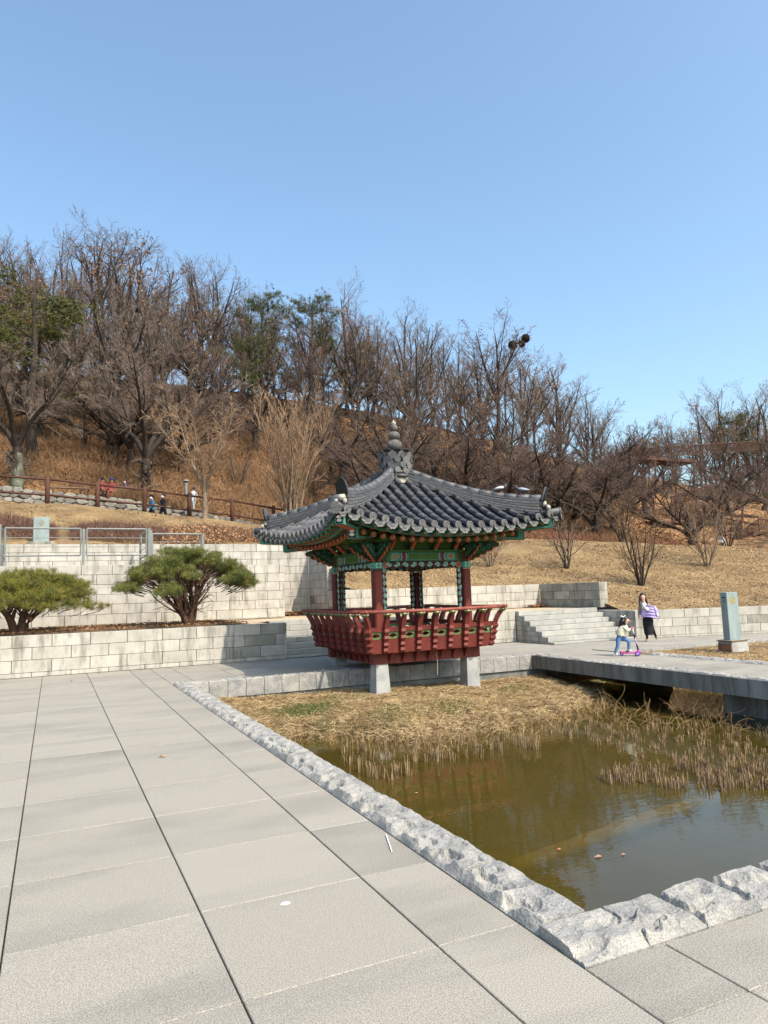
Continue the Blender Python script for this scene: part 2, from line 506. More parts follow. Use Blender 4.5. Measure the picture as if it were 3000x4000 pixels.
wall('retaining_wall', 'low pale block wall at far left with two round pines on top', (-4.4, 18.97), (5.87, 18.97), 0, R1, .856, .32, off=.37,
     mats=lambda x, z, r: GRS if (x > 9.0 and rng.random() < .12) else GRW)
wall('retaining_wall', 'block wall hidden behind the pavilion between the two flights of steps', (7.75, 19.02), (13.6, 19.02), 0, [.11, .29, .29, .285], .80, .32, off=.2)
w = wall('retaining_wall', 'block cheek wall in shade on the right of the wide steps', (16.9, 19.0), (16.9, 17.2), 0, [.10, .265, .265, .27], .84, .30, m=GRW, off=.3)
wall('retaining_wall', 'long pale block wall behind the walking woman and the grey pillar', (16.9, 17.18), (26.5, 14.05), 0, [.07, .27, .27, .27], .87, .3, off=.55,
     mats=lambda x, z, r: GRS if (x > 3.9 and rng.random() < .6) else GRW)
# terrace level walls
RA = [.30]+[.29]*5+[.075]
wall('retaining_wall', 'tall block wall under the left grey railing behind the yellowish pine', (-7, 23.0), (3.06, 23.0), TZ, [.06]+[.30]*6, .87, .3, off=.1)
wall('retaining_wall', 'tall sunlit block wall behind the right round pine', (3.06, 23.55), (7.24, 23.55), TZ, [.03]+[.30]*6, .87, .3, off=.4)
wall('retaining_wall', 'highest back block wall with dry leaves along its top', (-8, 25.7), (8.86, 25.7), TZ+.0, [.13]+[.285]*9, .86, .3, off=.25)
wall('retaining_wall', 'shaded side of the high block pier left of the pavilion', (8.86, 25.7), (8.86, 23.7), TZ, [.13]+[.285]*8, .84, .3, off=.2, mats=lambda x, z, r: GRS if rng.random() < .1 else GRW)
wall('retaining_wall', 'sunlit narrow front of the high block pier beside the pavilion column', (8.87, 23.69), (9.75, 23.69), TZ+.9, [.29]*6, .95, .3, off=0)
wall('retaining_wall', 'stained short block wall between the pier and the long low wall', (8.86, 23.68), (8.86, 22.02), TZ, [.29, .29, .29], .80, .3, m=GRS, off=.4)
wall('retaining_wall', 'long low cream block wall seen through the pavilion opening', (8.86, 22.0), (16.88, 22.0), TZ, [.28, .30, .29], .84, .32, off=.3)
wall('retaining_wall', 'dark stained block wall end behind the steps with a sunlit end face', (16.9, 21.98), (16.9, 18.72), TZ, [.28, .30, .29], .83, .36, m=GRS, off=.5)
b = MB(); b.bbox((17.08, 18.71, TZ+.435), (.37, .03, .87), .004)
# platforms behind walls
pl = MB()
pl.add([(-7, 23.2, 2.80), (3.2, 23.2, 2.80), (3.2, 25.75, 2.80), (-7, 25.75, 2.80)], [(0, 1, 2, 3)])
pl.add([(3.2, 23.7, 2.79), (7.1, 23.7, 2.79), (7.1, 25.75, 2.79), (3.2, 25.75, 2.79)], [(0, 1, 2, 3)])
tag(pl.obj('path', GRT), 'paved landing between the railing wall and the highest wall', kind='structure')
tr = MB()
tr.add([(-9, 19.2, TZ-.02), (5.6, 19.2, TZ-.02), (5.6, 23.7, TZ-.02), (-9, 23.7, TZ-.02)], [(0, 1, 2, 3)])
tr.add([(5.6, 20.95, TZ-.015), (17.0, 20.95, TZ-.015), (17.0, 25.8, TZ-.015), (5.6, 25.8, TZ-.015)], [(0, 1, 2, 3)])
tr.add([(7.74, 19.2, TZ-.015), (17.0, 19.2, TZ-.015), (17.0, 20.96, TZ-.014), (7.74, 20.96, TZ-.014)], [(0, 1, 2, 3)])
tag(tr.obj('terrace', SAND), 'sandy terrace path behind the steps', kind='structure')
# planting bed soil of the pines (slightly mounded)
xs_ = np.linspace(-7, 4.9, 60); ys_ = np.linspace(19.25, 23.0, 16)
V = [(x, y, TZ+.015+.05*math.sin((y-19.2)/3.8*PI)*(1 if x < 4 else max(0, (4.9-x)/.9)) + .015*math.sin(x*5)*math.sin(y*7)) for y in ys_ for x in xs_]
F = [(j*60+i, j*60+i+1, (j+1)*60+i+1, (j+1)*60+i) for j in range(15) for i in range(59)]
link('soil_bed', mesh_np('soil_bed', V, F, [SOIL], True)); tag(bpy.data.objects['soil_bed'], 'brown earth bed under the two round pines', kind='structure')

# ---------------- steps
def steps(label, x0, x1, yf, run, n, side_left=False, cheek=0):
    root = empty('steps', ((x0+x1)/2, yf, 0), label=label, cat='steps')
    r0 = .06; rise = (TZ-.0-r0)/(n-1)
    for k in range(n):
        top = r0+rise*k
        yy = yf+run*k
        b = MB()
        dep = run+.06 if k < n-1 else .34
        h = .055 if k == 0 else rise-.006
        zc = top-h/2
        x = x0
        L_ = (x1-x0)
        cuts = [x0]+[c for c in ((x0+L_*(.30 if k % 2 else .55)), (x0+L_*(.72 if k % 2 else .9))) ]+[x1]
        for a, e in zip(cuts[:-1], cuts[1:]):
            bb = MB(); bb.bbox((0, 0, 0), (e-a-.008, dep, h), .006)
            link('tread', fix_normals(bb.mesh('tread', GRT)), root, (( a+e)/2-(x0+x1)/2, yy+dep/2-yf, zc))
        if side_left:
            # side blocks under the treads, back to the terrace wall
            bb = MB(); bb.bbox((0, 0, 0), (.4, 19.0-yy-dep+.02 if 19.0-yy-dep > .1 else .1, h), .006)
            ln = 19.0-yy-dep
            if ln > .02: link('side_block', fix_normals(bb.mesh('side_block', GRW)), root, (x0+.2-(x0+x1)/2, yy+dep+ln/2-yf, zc))
    b = MB()
    for k in range(n):
        top = r0+rise*k-.03
        b.box(((x0+x1)/2-(x0+x1)/2, run*k+.03+(.9)/2, top/2), ((x1-x0)-.04, .9, top))
    link('step_core', b.mesh('step_core', JOINT), root)
    return root
steps('wide pale granite steps left of the walking woman', 13.6, 16.88, 17.15, .285, 7, side_left=True)
steps('shaded granite steps between the left wall and the pavilion railing', 5.89, 7.73, 19.02, .30, 7)
b = MB(); b.bbox((8.1, 18.86, .13), (.72, .26, .26), .006); o = b.obj('stone_block', GRW); fix_normals(o.data); tag(o, 'low pale stone block at the foot of the shaded steps', 'stone block')

# ---------------- kerb face of the walk on the right (beyond the bridge)
root = empty('kerb', (14.2, 14.4, 0), math.atan2(-.35*0-.12, 3), label='smooth granite kerb strip between the walk and the brown grass by the pillar', cat='kerb')
for i in range(16):
    bb = MB(); bb.bbox((0, 0, 0), (.78, .13, .22), .006)
    link('kerb_stone', fix_normals(bb.mesh('kerb_stone', GRK)), root, (i*.79+.0, 0, -.105))
# brown ground by the pillar + far bank under the bridge
V, F = [], []
nx_, ny_ = 60, 50
for j in range(ny_):
    for i in range(nx_):
        x = 13.5+i*.25; y = 3+j*.235
        z = -.07 + .03*math.sin(x*1.7+y)*math.sin(y*1.3) 
        if x < 14.3: z -= (14.3-x)*1.2*min(1, max(0, (13.0-y)/.6+.2))
        V.append((x, y, z))
for j in range(ny_-1):
    for i in range(nx_-1):
        a = j*nx_+i; F.append((a, a+1, a+nx_+1, a+nx_))
tag(link('lawn', mesh_np('lawn', V, F, [LAWN], True)), 'flat brown grass around the grey pillar', kind='structure')

# ---------------- pond: bed, bank, water
WZ = -0.80
SHORE = [(2.4, 12.6), (3.3, 12.5)]+[tuple(at_z(a, b_, -.8)[:2]) for a, b_ in ((1200, 2872), (1400, 2878), (1600, 2900), (1780, 2885), (1940, 2852), (2100, 2815), (2230, 2775))]+[(11.2, 12.9), (11.9, 14.2), (13.4, 14.6)]
def shore_y(x):
    t = SHORE
    y = np.interp(x, [a for a, _ in t], [b_ for _, b_ in t])
    return y + .10*math.sin(x*4.1)+.06*math.sin(x*9.3+1)
def bank_z(x, y):
    s = shore_y(x)
    d = y-s
    top = np.interp(x, [2.5, 6.4, 8.8, 11.2, 12], [-.36, -.44, -.50, -.52, -.8])
    if d < 0: z = WZ-.03+d*.22
    else: z = WZ + (top-WZ)*min(1, (d/1.6))**.6
    z = max(z, -1.25)
    if d > 0: z += .03*math.sin(x*3.3+y*2)*math.sin(y*4.1-x) * min(1, d)
    return z
nx_, ny_ = 150, 170
V = np.array([(2.3+i*.078, 1.9+j*.079, bank_z(2.3+i*.078, 1.9+j*.079)) for j in range(ny_) for i in range(nx_)])
V[:, 2] += nr.uniform(-.012, .012, len(V))
idx = np.arange((ny_-1)*nx_).reshape(ny_-1, nx_)[:, :-1].ravel()
F = np.stack([idx, idx+1, idx+nx_+1, idx+nx_], 1)
mi = (V[F[:, 0], 2] < WZ-.02).astype(int)
tag(link('pond_bank', mesh_np('pond_bank', V, F, [BANKM, MUD], True, mi)), 'sloping bank of flattened yellow straw running down into the pond', kind='structure')
# submerged ledge (paler strip seen through the water)
b = MB(); p0 = at_z(2000, 3400, -1.05); p1 = at_z(2900, 3080, -1.05)
b.tube([(p0[0], p0[1], -1.02), ((p0[0]+p1[0])/2, (p0[1]+p1[1])/2, -1.01), (p1[0], p1[1], -1.04)], [.075, .085, .06], 8)
tag(b.obj('sunken_pole', mat('sunken_pole', (.50, .34, .10), (.36, .25, .08), scale=6, rough=1), smooth=True), 'pale pole lying under the water across the near part of the pond', 'pole')

wm = bpy.data.materials.new('pond_water'); wm.use_nodes = True
nt = wm.node_tree; N, L = nt.nodes, nt.links
N.remove(N['Principled BSDF'])
out = N['Material Output']
gl = N.new('ShaderNodeBsdfGlossy'); gl.inputs['Roughness'].default_value = .015; gl.inputs['Color'].default_value = (.95, .97, 1, 1)
tp = N.new('ShaderNodeBsdfTransparent'); tp.inputs['Color'].default_value = (.72, .68, .28, 1)
df = N.new('ShaderNodeBsdfDiffuse')
geo = N.new('ShaderNodeNewGeometry')
n0 = N.new('ShaderNodeTexNoise'); n0.inputs['Scale'].default_value = .9; n0.inputs['Detail'].default_value = 5
L.new(geo.outputs['Position'], n0.inputs['Vector'])
cr = N.new('ShaderNodeMix'); cr.data_type = 'RGBA'
cr.inputs[6].default_value = (.060, .048, .011, 1); cr.inputs[7].default_value = (.092, .070, .016, 1)
L.new(n0.outputs['Fac'], cr.inputs[0]); L.new(cr.outputs[2], df.inputs['Color'])
fr = N.new('ShaderNodeFresnel'); fr.inputs['IOR'].default_value = 1.38
bn = N.new('ShaderNodeBump'); bn.inputs['Strength'].default_value = .10; bn.inputs['Distance'].default_value = .01
n1 = N.new('ShaderNodeTexNoise'); n1.inputs['Scale'].default_value = 7; n1.inputs['Detail'].default_value = 2
mpw = N.new('ShaderNodeMapping'); mpw.inputs['Scale'].default_value = (1, 1.6, 1)
L.new(geo.outputs['Position'], mpw.inputs[0]); L.new(mpw.outputs[0], n1.inputs['Vector'])
L.new(n1.outputs['Fac'], bn.inputs['Height']); L.new(bn.outputs[0], gl.inputs['Normal'])
m1 = N.new('ShaderNodeMixShader'); m1.inputs[0].default_value = .58
L.new(tp.outputs[0], m1.inputs[1]); L.new(df.outputs[0], m1.inputs[2])
m2 = N.new('ShaderNodeMixShader'); L.new(fr.outputs[0], m2.inputs[0])
L.new(m1.outputs[0], m2.inputs[1]); L.new(gl.outputs[0], m2.inputs[2]); L.new(m2.outputs[0], out.inputs['Surface'])
b = MB(); b.add([(2.3, 2.9, WZ), (34, 2.9, WZ), (34, 16, WZ), (2.3, 16, WZ)], [(0, 1, 2, 3)])
tag(b.obj('water', wm), 'murky olive-brown pond water with dim reflections', kind='structure')
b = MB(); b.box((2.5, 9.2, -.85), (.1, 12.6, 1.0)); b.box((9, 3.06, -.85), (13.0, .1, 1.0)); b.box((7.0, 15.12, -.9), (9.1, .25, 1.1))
tag(b.obj('pond_wall', GRB), 'dark wall of the pond below its kerbs', kind='structure')

# ---------------- hillside terrain (thin plate spline through surveyed points)
def tps(P, Z, lam=.4):
    P = np.array(P, float); Z = np.array(Z, float)
    def K(A, B):
        r = np.linalg.norm(A[:, None]-B[None], axis=2)
        return r*r*np.log(r+1e-9)
    n = len(P); A = np.zeros((n+3, n+3)); A[:n, :n] = K(P, P)+lam*np.eye(n)
    A[:n, n] = 1; A[:n, n+1:] = P; A[n, :n] = 1; A[n+1:, :n] = P.T
    w = np.linalg.solve(A, np.r_[Z, 0, 0, 0])
    def f(Q):
        Q = np.atleast_2d(np.array(Q, float)); out = np.zeros(len(Q))
        for s in range(0, len(Q), 4000):
            q = Q[s:s+4000]; out[s:s+4000] = K(q, P)@w[:n]+w[n]+q@w[n+1:]
        return out
    return f
cp = []
for x in (-12, -6, 0, 4, 8): cp.append((x, 25.9, 3.58))
for x in (-12, -6, -.4, 4, 7.5): cp.append((x, 27.2, 3.80))
cp += [(-12, 30, 4.7), (-5, 30, 4.7), (0, 30, 4.6), (4, 30, 4.35), (8, 30, 4.1), (10.5, 30, 3.9)]
for x, z in ((-14, 6.5), (-6, 6.4), (-.33, 6.15), (1.8, 5.96), (3.9, 5.80), (6, 5.60), (8.1, 5.38), (11, 5.0), (14, 4.6)): cp.append((x, 34.6, z))
for x, z in ((-14, 5.9), (-6, 5.8), (0, 5.55), (4, 5.3), (8, 4.75), (12, 4.5), (16, 4.1)): cp.append((x, 36.8, z))
for x, z in ((-14, 7.6), (-6, 7.5), (-2.4, 7.4), (3.4, 6.9), (10, 5.8), (14, 5.2)): cp.append((x, 39.2, z))
cp += [(9.3, 24.5, 3.0), (10.5, 24, 2.4), (10, 26.5, 3.5)]
for x in (10, 12, 14, 16.5): cp.append((x, 22.3, 1.80))
for x, y, z in ((17.3, 17.6, .80), (19, 17.0, .82), (21.2, 16.2, .80), (24, 15.3, .8), (27, 14.3, .8), (32, 13, .8), (17.5, 20, 1.5), (21, 20.5, 1.65), (26, 19, 1.65)): cp.append((x, y, z))
for (px_, py_, Y) in ((1500, 2190, 30), (1900, 2115, 31), (2100, 2118, 32), (2292, 2129, 32), (2450, 2136, 32), (2603, 2141, 31), (2788, 2147, 30), (3000, 2164, 28.5), (3200, 2165, 27)):
    p = at_y(px_, py_, Y); cp.append((p[0], Y, p[2]))
    cp.append((p[0]+1.5, Y+4.5, p[2]-.15))
for (px_, py_, Y) in ((0, 1700, 50), (500, 1720, 50), (1000, 1770, 50), (1500, 1850, 50), (1900, 1920, 50), (2300, 2000, 46), (2700, 2080, 42), (3100, 2090, 40)):
    p = at_y(px_, py_, Y); cp.append((p[0], Y, p[2]))
for (px_, py_, Y) in ((-300, 1440, 72), (0, 1450, 72), (400, 1480, 72), (780, 1520, 72), (1300, 1590, 70), (1600, 1645, 68), (1950, 1735, 66), (2200, 1800, 64), (2600, 1880, 62), (3000, 1930, 60), (3300, 1960, 58)):
    p = at_y(px_, py_, Y); cp.append((p[0], Y, p[2])); cp.append((p[0]*1.1, Y+14, p[2]+.3)); cp.append((p[0]*1.3, Y+45, p[2]-6))
cp += [(-60, 40, 9), (-60, 70, 20), (70, 30, 3), (75, 50, 8)]
TER = tps([(a, b_) for a, b_, _ in cp], [z for _, _, z in cp])
def tz(x, y): return float(TER([(x, y)])[0])
gx = np.arange(-70, 95, .5); 
gy = np.concatenate([np.arange(13, 42, .3), np.arange(42, 120, .8)])
XX_, YY_ = np.meshgrid(gx, gy)
ZZ = TER(np.stack([XX_.ravel(), YY_.ravel()], 1)).reshape(XX_.shape)
lump = .10*np.sin(XX_*.9+.3*YY_)*np.sin(YY_*.7+1) + .05*np.sin(XX_*2.3+YY_*1.1)
ZZ += np.where(YY_ > 40, 1.6*lump, .5*lump*(YY_ > 27))
def walk_y(x): return 17.18+(x-16.9)*(14.05-17.18)/(9.6)
keep = np.zeros(XX_.shape, bool)
keep |= (YY_ > 25.85)
keep |= (XX_ > 8.95) & (YY_ > 22.15)
keep |= (XX_ > 17.05) & (YY_ > walk_y(XX_)+.15)
nyy, nxx = XX_.shape
Vt = np.stack([XX_.ravel(), YY_.ravel(), ZZ.ravel()], 1)
idx = np.arange((nyy-1)*nxx).reshape(nyy-1, nxx)[:, :-1].ravel()
F = np.stack([idx, idx+1, idx+nxx+1, idx+nxx], 1)
# snap the cells crossed by wall lines: keep a face when its far corner is inside, clamp the others on to the wall
kf = keep.ravel()
anyk = kf[F].any(1)
Fk = F[anyk]
bad = np.unique(Fk[~kf[Fk]])
for q in bad:
    x, y = Vt[q, 0], Vt[q, 1]
    if x > 16.6: 
        x = max(x, 17.1)
        y = max(y, walk_y(x)+.14)
    elif x >= 8.5:
        x = max(x, 8.96) if y < 25.85 else x
        y = max(y, 22.14) if x < 16.6 else y
    else: y = max(y, 25.84)
    Vt[q, 0], Vt[q, 1] = x, y
Vt[bad, 2] = TER(Vt[bad, :2])
mi = (Vt[Fk[:, 0], 1] > 38.6).astype(int)
mi |= ((Vt[Fk[:, 0], 1] > 35.0) & (Vt[Fk[:, 0], 0] > 12)).astype(int)
tag(link('hillside', mesh_np('hillside', Vt, Fk, [LAWN, HILLM], True, mi)), 'dry grassy slope rising to a wooded brown hill', kind='structure')
# ================================================================ PAVILION
PX, PY = 7.55, 15.25
RED = mat('pavilion_red_paint', (.155, .028, .02), (.10, .018, .014), scale=6, detail=6, rough=.6, bump=.25, bscale=40, stretch=(1, 1, .3), speck=.12, sscale=40)
REDL = mat('handrail_red', (.26, .075, .055), (.15, .04, .03), scale=9, rough=.6)
MAROON = mat('dark_maroon_board', (.055, .012, .010), rough=.7)
GREEN = mat('dancheong_green', (.055, .135, .022), (.038, .09, .018), scale=5, rough=.65)
DGREEN = mat('dark_green_board', (.028, .075, .036), (.016, .040, .022), scale=4, rough=.7)
TEAL = mat('dancheong_teal', (.08, .27, .20), (.055, .19, .14), scale=8, rough=.65)
TEALL = mat('pale_teal_scroll', (.33, .56, .50), (.24, .43, .38), scale=14, rough=.65)
ORANGE = mat('dancheong_orange', (.48, .13, .055), (.36, .085, .035), scale=10, rough=.65)
PEACH = mat('peach_blossom', (.42, .17, .12), (.33, .12, .08), scale=20, rough=.7)
NAVY = mat('dancheong_blue', (.035, .045, .22), rough=.65)
WHITE = mat('white_paint', (.72, .72, .68), rough=.7)
BLACK = mat('black_line', (.008, .008, .008), rough=.7)
LGREEN = mat('leaf_green_carving', (.145, .20, .075), (.085, .13, .045), scale=25, rough=.6)
LEAFPINK = mat('pale_pink_carving', (.55, .36, .28), rough=.6)
TILE = mat('grey_roof_tile', (.090, .092, .100), (.055, .057, .063), scale=7, detail=6, rough=.55, rnd=.22, speck=.18, sscale=60, bump=.2, bscale=60, spec=.5, c3=(.20, .20, .20), s3=14, c3r=(.64, .74))
TILEE = mat('pale_tile_end', (.155, .152, .147), (.10, .10, .10), scale=25, rough=.8, rnd=.12, bump=.6, bscale=40, bdist=.02)
MORTAR = mat('white_lime_mortar', (.48, .45, .37), (.30, .285, .24), scale=12, rough=.95)

pav = empty('pavilion', (PX, PY, 0), rad(1.2), label='square Korean pavilion with dark tiled roof, painted green eaves and red railing', cat='pavilion')
def P(b, name, mats, parent=pav, smooth=False, **k): return b.obj(name, mats, parent, smooth, **k)
CH = 1.15
# stone legs
for sx in (-1, 1):
    for sy in (-1, 1):
        zb = {(-1, -1): -.52, (1, -1): -.62, (-1, 1): -.005, (1, 1): -.005}[(sx, sy)]
        h = .2-zb; w0 = .28+.075*(h/.75)
        b = MB(); b.box((sx*CH, sy*CH, zb+h/2), (w0, w0, h), taper=(.28/w0, .28/w0))
        P(b, 'stone_leg', GRP)
# timber ring beams
for s in (-1, 1):
    b = MB(); b.box((0, s*1.20, .325), (2.72, .20, .25)); P(b, 'floor_beam', RED)
    b = MB(); b.box((s*1.20, 0, .325), (.20, 2.20, .25)); P(b, 'floor_beam', RED)
b = MB(); b.box((0, 0, .56), (2.86, 2.86, .06)); b.box((0, 0, .46), (2.9, 2.9, .045)); P(b, 'floor', RED)
# columns
for sx in (-1, 1):
    for sy in (-1, 1):
        b = MB(); c = (sx*CH, sy*CH)
        b.bbox((c[0], c[1], 1.38), (.205, .205, 1.70), .03); me = fix_normals(b.mesh('column', RED)); col = link('column', me, pav)
        b = MB(); b.bbox((c[0], c[1], 2.325), (.235, .235, .16), .03); o = P(b, 'painted_band', TEAL, col)
        b = MB()
        for q, (ax, s) in enumerate((('y', -1), ('x', -1), ('y', 1), ('x', 1))):
            for k in (-1, 1):
                for w_ in (-1, 1):
                    if ax == 'y': b.box((c[0]+k*.045, c[1]+s*.118, 2.325+w_*.035), (.05, .006, .03), ry=.8*k*w_)
                    else: b.box((c[0]+s*.118, c[1]+k*.045, 2.325+w_*.035), (.006, .05, .03), rx=.8*k*w_)
        tag(P(b, 'painted_swirl', TEALL, col), kind='stuff')
        b = MB(); b.bbox((c[0], c[1], 2.52), (.19, .19, .24), .02); P(b, 'column_top', RED, col)
# walls of beams between the columns: per side local frame u along side, o outward
def side(k):
    a = k*PI/2
    ux, uy = math.cos(a), math.sin(a); ox, oy = math.sin(a), -math.cos(a)
    return lambda u, o, z: (u*ux+o*ox, u*uy+o*oy, z)
def sbox(b, f, k, u, o, z, su, so, sz, mi=0, ry=0):
    c = f(u, o, z); b.box(c, (su, so, sz), rz=k*PI/2, mi=mi, ry=ry)
def curl(b, f, u, o, z, r, th, s=1, up=1, mi=0, turns=1.25, n=10, tail=.0, flip=False):
    pts = []
    for i in range(n+1):
        t = i/n
        a = t*turns*2*PI
        rr = r*(1-.72*t)
        x, y = s*rr*math.cos(a), up*rr*math.sin(a)
        if flip: x, y = y, x
        pts.append(f(u+x, o, z+y))
    b.tube(pts, [th*(1-.45*i/n) for i in range(n+1)], 4, mi)
for k in range(4):
    f = side(k)
    # lintel with painted panels
    b = MB(); sbox(b, f, k, 0, CH, 2.515, 2.08, .16, .215); li = P(b, 'lintel', DGREEN)
    o_ = CH+.083
    b = MB(); sbox(b, f, k, 0, o_, 2.515, .74, .008, .15); P(b, 'painted_panel', GREEN, li)
    b = MB()
    for s in (-1, 1): sbox(b, f, k, s*.385, o_, 2.515, .02, .012, .175); 
    sbox(b, f, k, 0, o_, 2.595, .78, .012, .014); sbox(b, f, k, 0, o_, 2.437, .78, .012, .014)
    P(b, 'panel_border', TEAL, li)
    for s in (-1, 1):
        bw = MB(); sp = empty('painted_square', (0, 0, 0)); sp.parent = pav
        for q, (uu, ml, nm_) in enumerate(((.425, TEALL, 'pale_stripe'), (.462, ORANGE, 'orange_stripe'), (.50, NAVY, 'blue_stripe'), (.535, ORANGE, 'orange_stripe'), (.565, TEALL, 'pale_stripe'))):
            b = MB(); b.tube([f(s*(uu+.010*math.sin(t*9)), o_+.002, 2.43+.17*t) for t in np.linspace(0, 1, 7)], .016 if ml is NAVY else .0125, 4); P(b, nm_, ml, sp)
        b = MB(); sbox(b, f, k, s*.72, o_, 2.515, .24, .008, .19); P(b, 'square_ground', TEAL, sp)
        b = MB(); sbox(b, f, k, s*.885, o_, 2.515, .09, .008, .19); P(b, 'end_ground', GREEN, sp)
        for t in range(8):
            a = t*PI/4; curl(bw, f, s*.72+.075*math.cos(a), o_+.006, 2.515+.065*math.sin(a), .022, .007, turns=.8, n=5)
        tag(P(bw, 'pale_outline', TEALL, sp), kind='stuff')
        b = MB(); c = f(s*.72, o_+.008, 2.515); b.tube([f(s*.72, o_+.002, 2.515), f(s*.72, o_+.010, 2.515)], .062, 4); P(b, 'orange_flower', ORANGE, sp)
        b = MB(); b.tube([f(s*.72, o_+.008, 2.515), f(s*.72, o_+.014, 2.515)], .022, 6); P(b, 'flower_centre', PEACH, sp)
    # upper board zone between lintel and rafters
    b = MB(); sbox(b, f, k, 0, CH-.03, 2.76, 2.1, .06, .25); ub = P(b, 'upper_board', DGREEN)
    b = MB(); sbox(b, f, k, 0, CH, 2.645, 2.3, .20, .04); P(b, 'wall_plate', GREEN)
    b = MB(); b.tube([f(-1.75, CH, 2.90), f(1.75, CH, 2.90)], .085, 10); P(b, 'purlin', GREEN, smooth=True)
    b = MB(); bo = MB(); bt = MB()
    for s in (-.72, -.24, .24, .72):
        pass
    for uu in (-.62, 0, .62):
        sbox(b, f, k, uu, CH+.004, 2.775, .40 if uu == 0 else .34, .02, .14)
    P(b, 'green_panel', GREEN, ub)
    for uu in (-.84, -.31, .31, .84):
        # curled orange strut ends projecting below the rafters
        pts = [f(uu+.0, CH+.05, 2.70), f(uu, CH+.13, 2.72), f(uu, CH+.20, 2.77), f(uu+.01, CH+.25, 2.84), f(uu+.02, CH+.33, 2.87)]
        bo.tube(pts, [.038, .05, .042, .048, .03], 6)
        bt.tube([f(uu, CH+.03, 2.685), f(uu, CH+.15, 2.675)], .035, 5)
        curl(bt, f, uu+.05, CH+.03, 2.80, .05, .010)
        curl(bt, f, uu-.05, CH+.03, 2.80, .05, .010, s=-1)
    P(bo, 'orange_strut', ORANGE, ub, True); P(bt, 'teal_scroll', TEAL, ub)
    # hanging carved scroll boards
    b = MB(); n = 44
    top = [(-1.05+2.1*i/n, 2.405) for i in range(n+1)]
    bot = [(1.05-2.1*i/n, 2.30-.020*abs(math.sin(i*PI/n*11))-.05*abs(1-2*i/n)**3) for i in range(n+1)]
    b.prism(top+bot, .035, lambda u, w_, t: f(u, CH-.017+t, w_)); me = fix_normals(b.mesh('carved_valance', MAROON)); va = link('carved_valance', me, pav)
    b = MB()
    for i in range(9):
        uu = -.84+.21*i
        s = 1 if uu < 0 else -1
        for oo in (CH+.026, CH-.026):
            curl(b, f, uu, oo, 2.345, .048, .018, s=s, up=1 if i % 2 else -1)
            b.tube([f(uu-.09, oo, 2.33), f(uu-.04, oo, 2.30 if i % 2 else 2.385), f(uu+.05, oo, 2.34)], [.018, .022, .014], 4)
    P(b, 'teal_scroll', TEALL, va)
    b = MB()
    for s in (-1, 1):
        for t in range(5):
            a = t*2*PI/5+.3
            for oo in (CH+.03, CH-.03): b.tube([f(s*.96+.038*math.cos(a), oo-.006, 2.335+.038*math.sin(a)), f(s*.96+.038*math.cos(a), oo+.006, 2.335+.038*math.sin(a))], .044, 7)
    P(b, 'peach_flower', PEACH, va)
    for s in (-1, 1):
        # vertical carved strips along the columns
        b = MB(); m_ = 36; z0, z1 = 1.30, 2.30
        a_ = [(s*1.045, z0+(z1-z0)*i/m_) for i in range(m_+1)]
        c2 = [(s*(.925+.024*abs(math.sin(i*PI/m_*7))-.012), z1-(z1-z0)*i/m_) for i in range(m_+1)]
        b.prism(a_+c2, .04, lambda u, w_, t: f(u, CH-.02+t, w_)); me = fix_normals(b.mesh('carved_side_board', MAROON)); va = link('carved_side_board', me, pav)
        b = MB()
        for i in range(7):
            zz = 2.20-.137*i
            for oo in (CH+.027, CH-.027):
                curl(b, f, s*.975, oo, zz, .036, .017, s=s*(1 if i % 2 else -1), up=-1, flip=True)
                b.tube([f(s*1.0, oo, zz+.07), f(s*(1.01 if i % 2 else .945), oo, zz+.03), f(s*.985, oo, zz-.04)], [.014, .022, .016], 4)
        P(b, 'teal_scroll', TEALL, va)
# carved corner brackets (two per column, along each axis outward, plus the diagonal)
prof = [(0, 0), (.10, -.02), (.15, .04), (.21, .03), (.25, .10), (.33, .09), (.37, .17), (.46, .17), (.50, .25), (.60, .27), (.60, .33), (.50, .38), (0, .38)]
for sx in (-1, 1):
    for sy in (-1, 1):
        for dx, dy, ln in ((sx, 0, 1), (0, sy, 1), (sx*.707, sy*.707, 1.25)):
            cx_, cy_ = sx*CH+dx*.08, sy*CH+dy*.08
            nx2, ny2 = -dy, dx
            g = lambda u, w_, t, cx_=cx_, cy_=cy_, dx=dx, dy=dy, nx2=nx2, ny2=ny2, ln=ln: (cx_+dx*u*ln+nx2*(t-.03), cy_+dy*u*ln+ny2*(t-.03), 2.46+w_)
            b = MB(); b.prism(prof, .06, g); me = fix_normals(b.mesh('carved_bracket', DGREEN)); br = link('carved_bracket', me, pav)
            b = MB(); pts = [g(u, w_-.012, .03) for u, w_ in prof[:10]]
            b.tube(pts, [.022, .017, .022, .016, .022, .016, .022, .016, .020, .012], 6); P(b, 'orange_edge', ORANGE, br)
            b = MB()
            for (uu, ww, r_) in ((.08, .10, .06), (.18, .16, .058), (.29, .21, .055), (.41, .27, .05), (.10, .26, .06), (.24, .30, .05)):
                for tt in (-.006, .066):
                    pts = []
                    for i in range(9):
                        a = i/8*2.2*PI; rr = r_*(1-.08*i)
                        pts.append(g(uu+rr*math.cos(a), ww+rr*math.sin(a), tt))
                    b.tube(pts, .010, 4)
            P(b, 'teal_scroll', TEAL, br)
# eave geometry
def lift(x, v): return .29*(min(abs(x), v)/max(v, .01))**2.2*(v/2.5)**1.7
def z0f(v): return 3.13+1.2*(max(0, (2.6-v))/2.1)**1.25
def eave_v(x): return 2.52+.20*(abs(x)/2.6)**2.4
def ztop(x, v): return z0f(v)+lift(x, v)
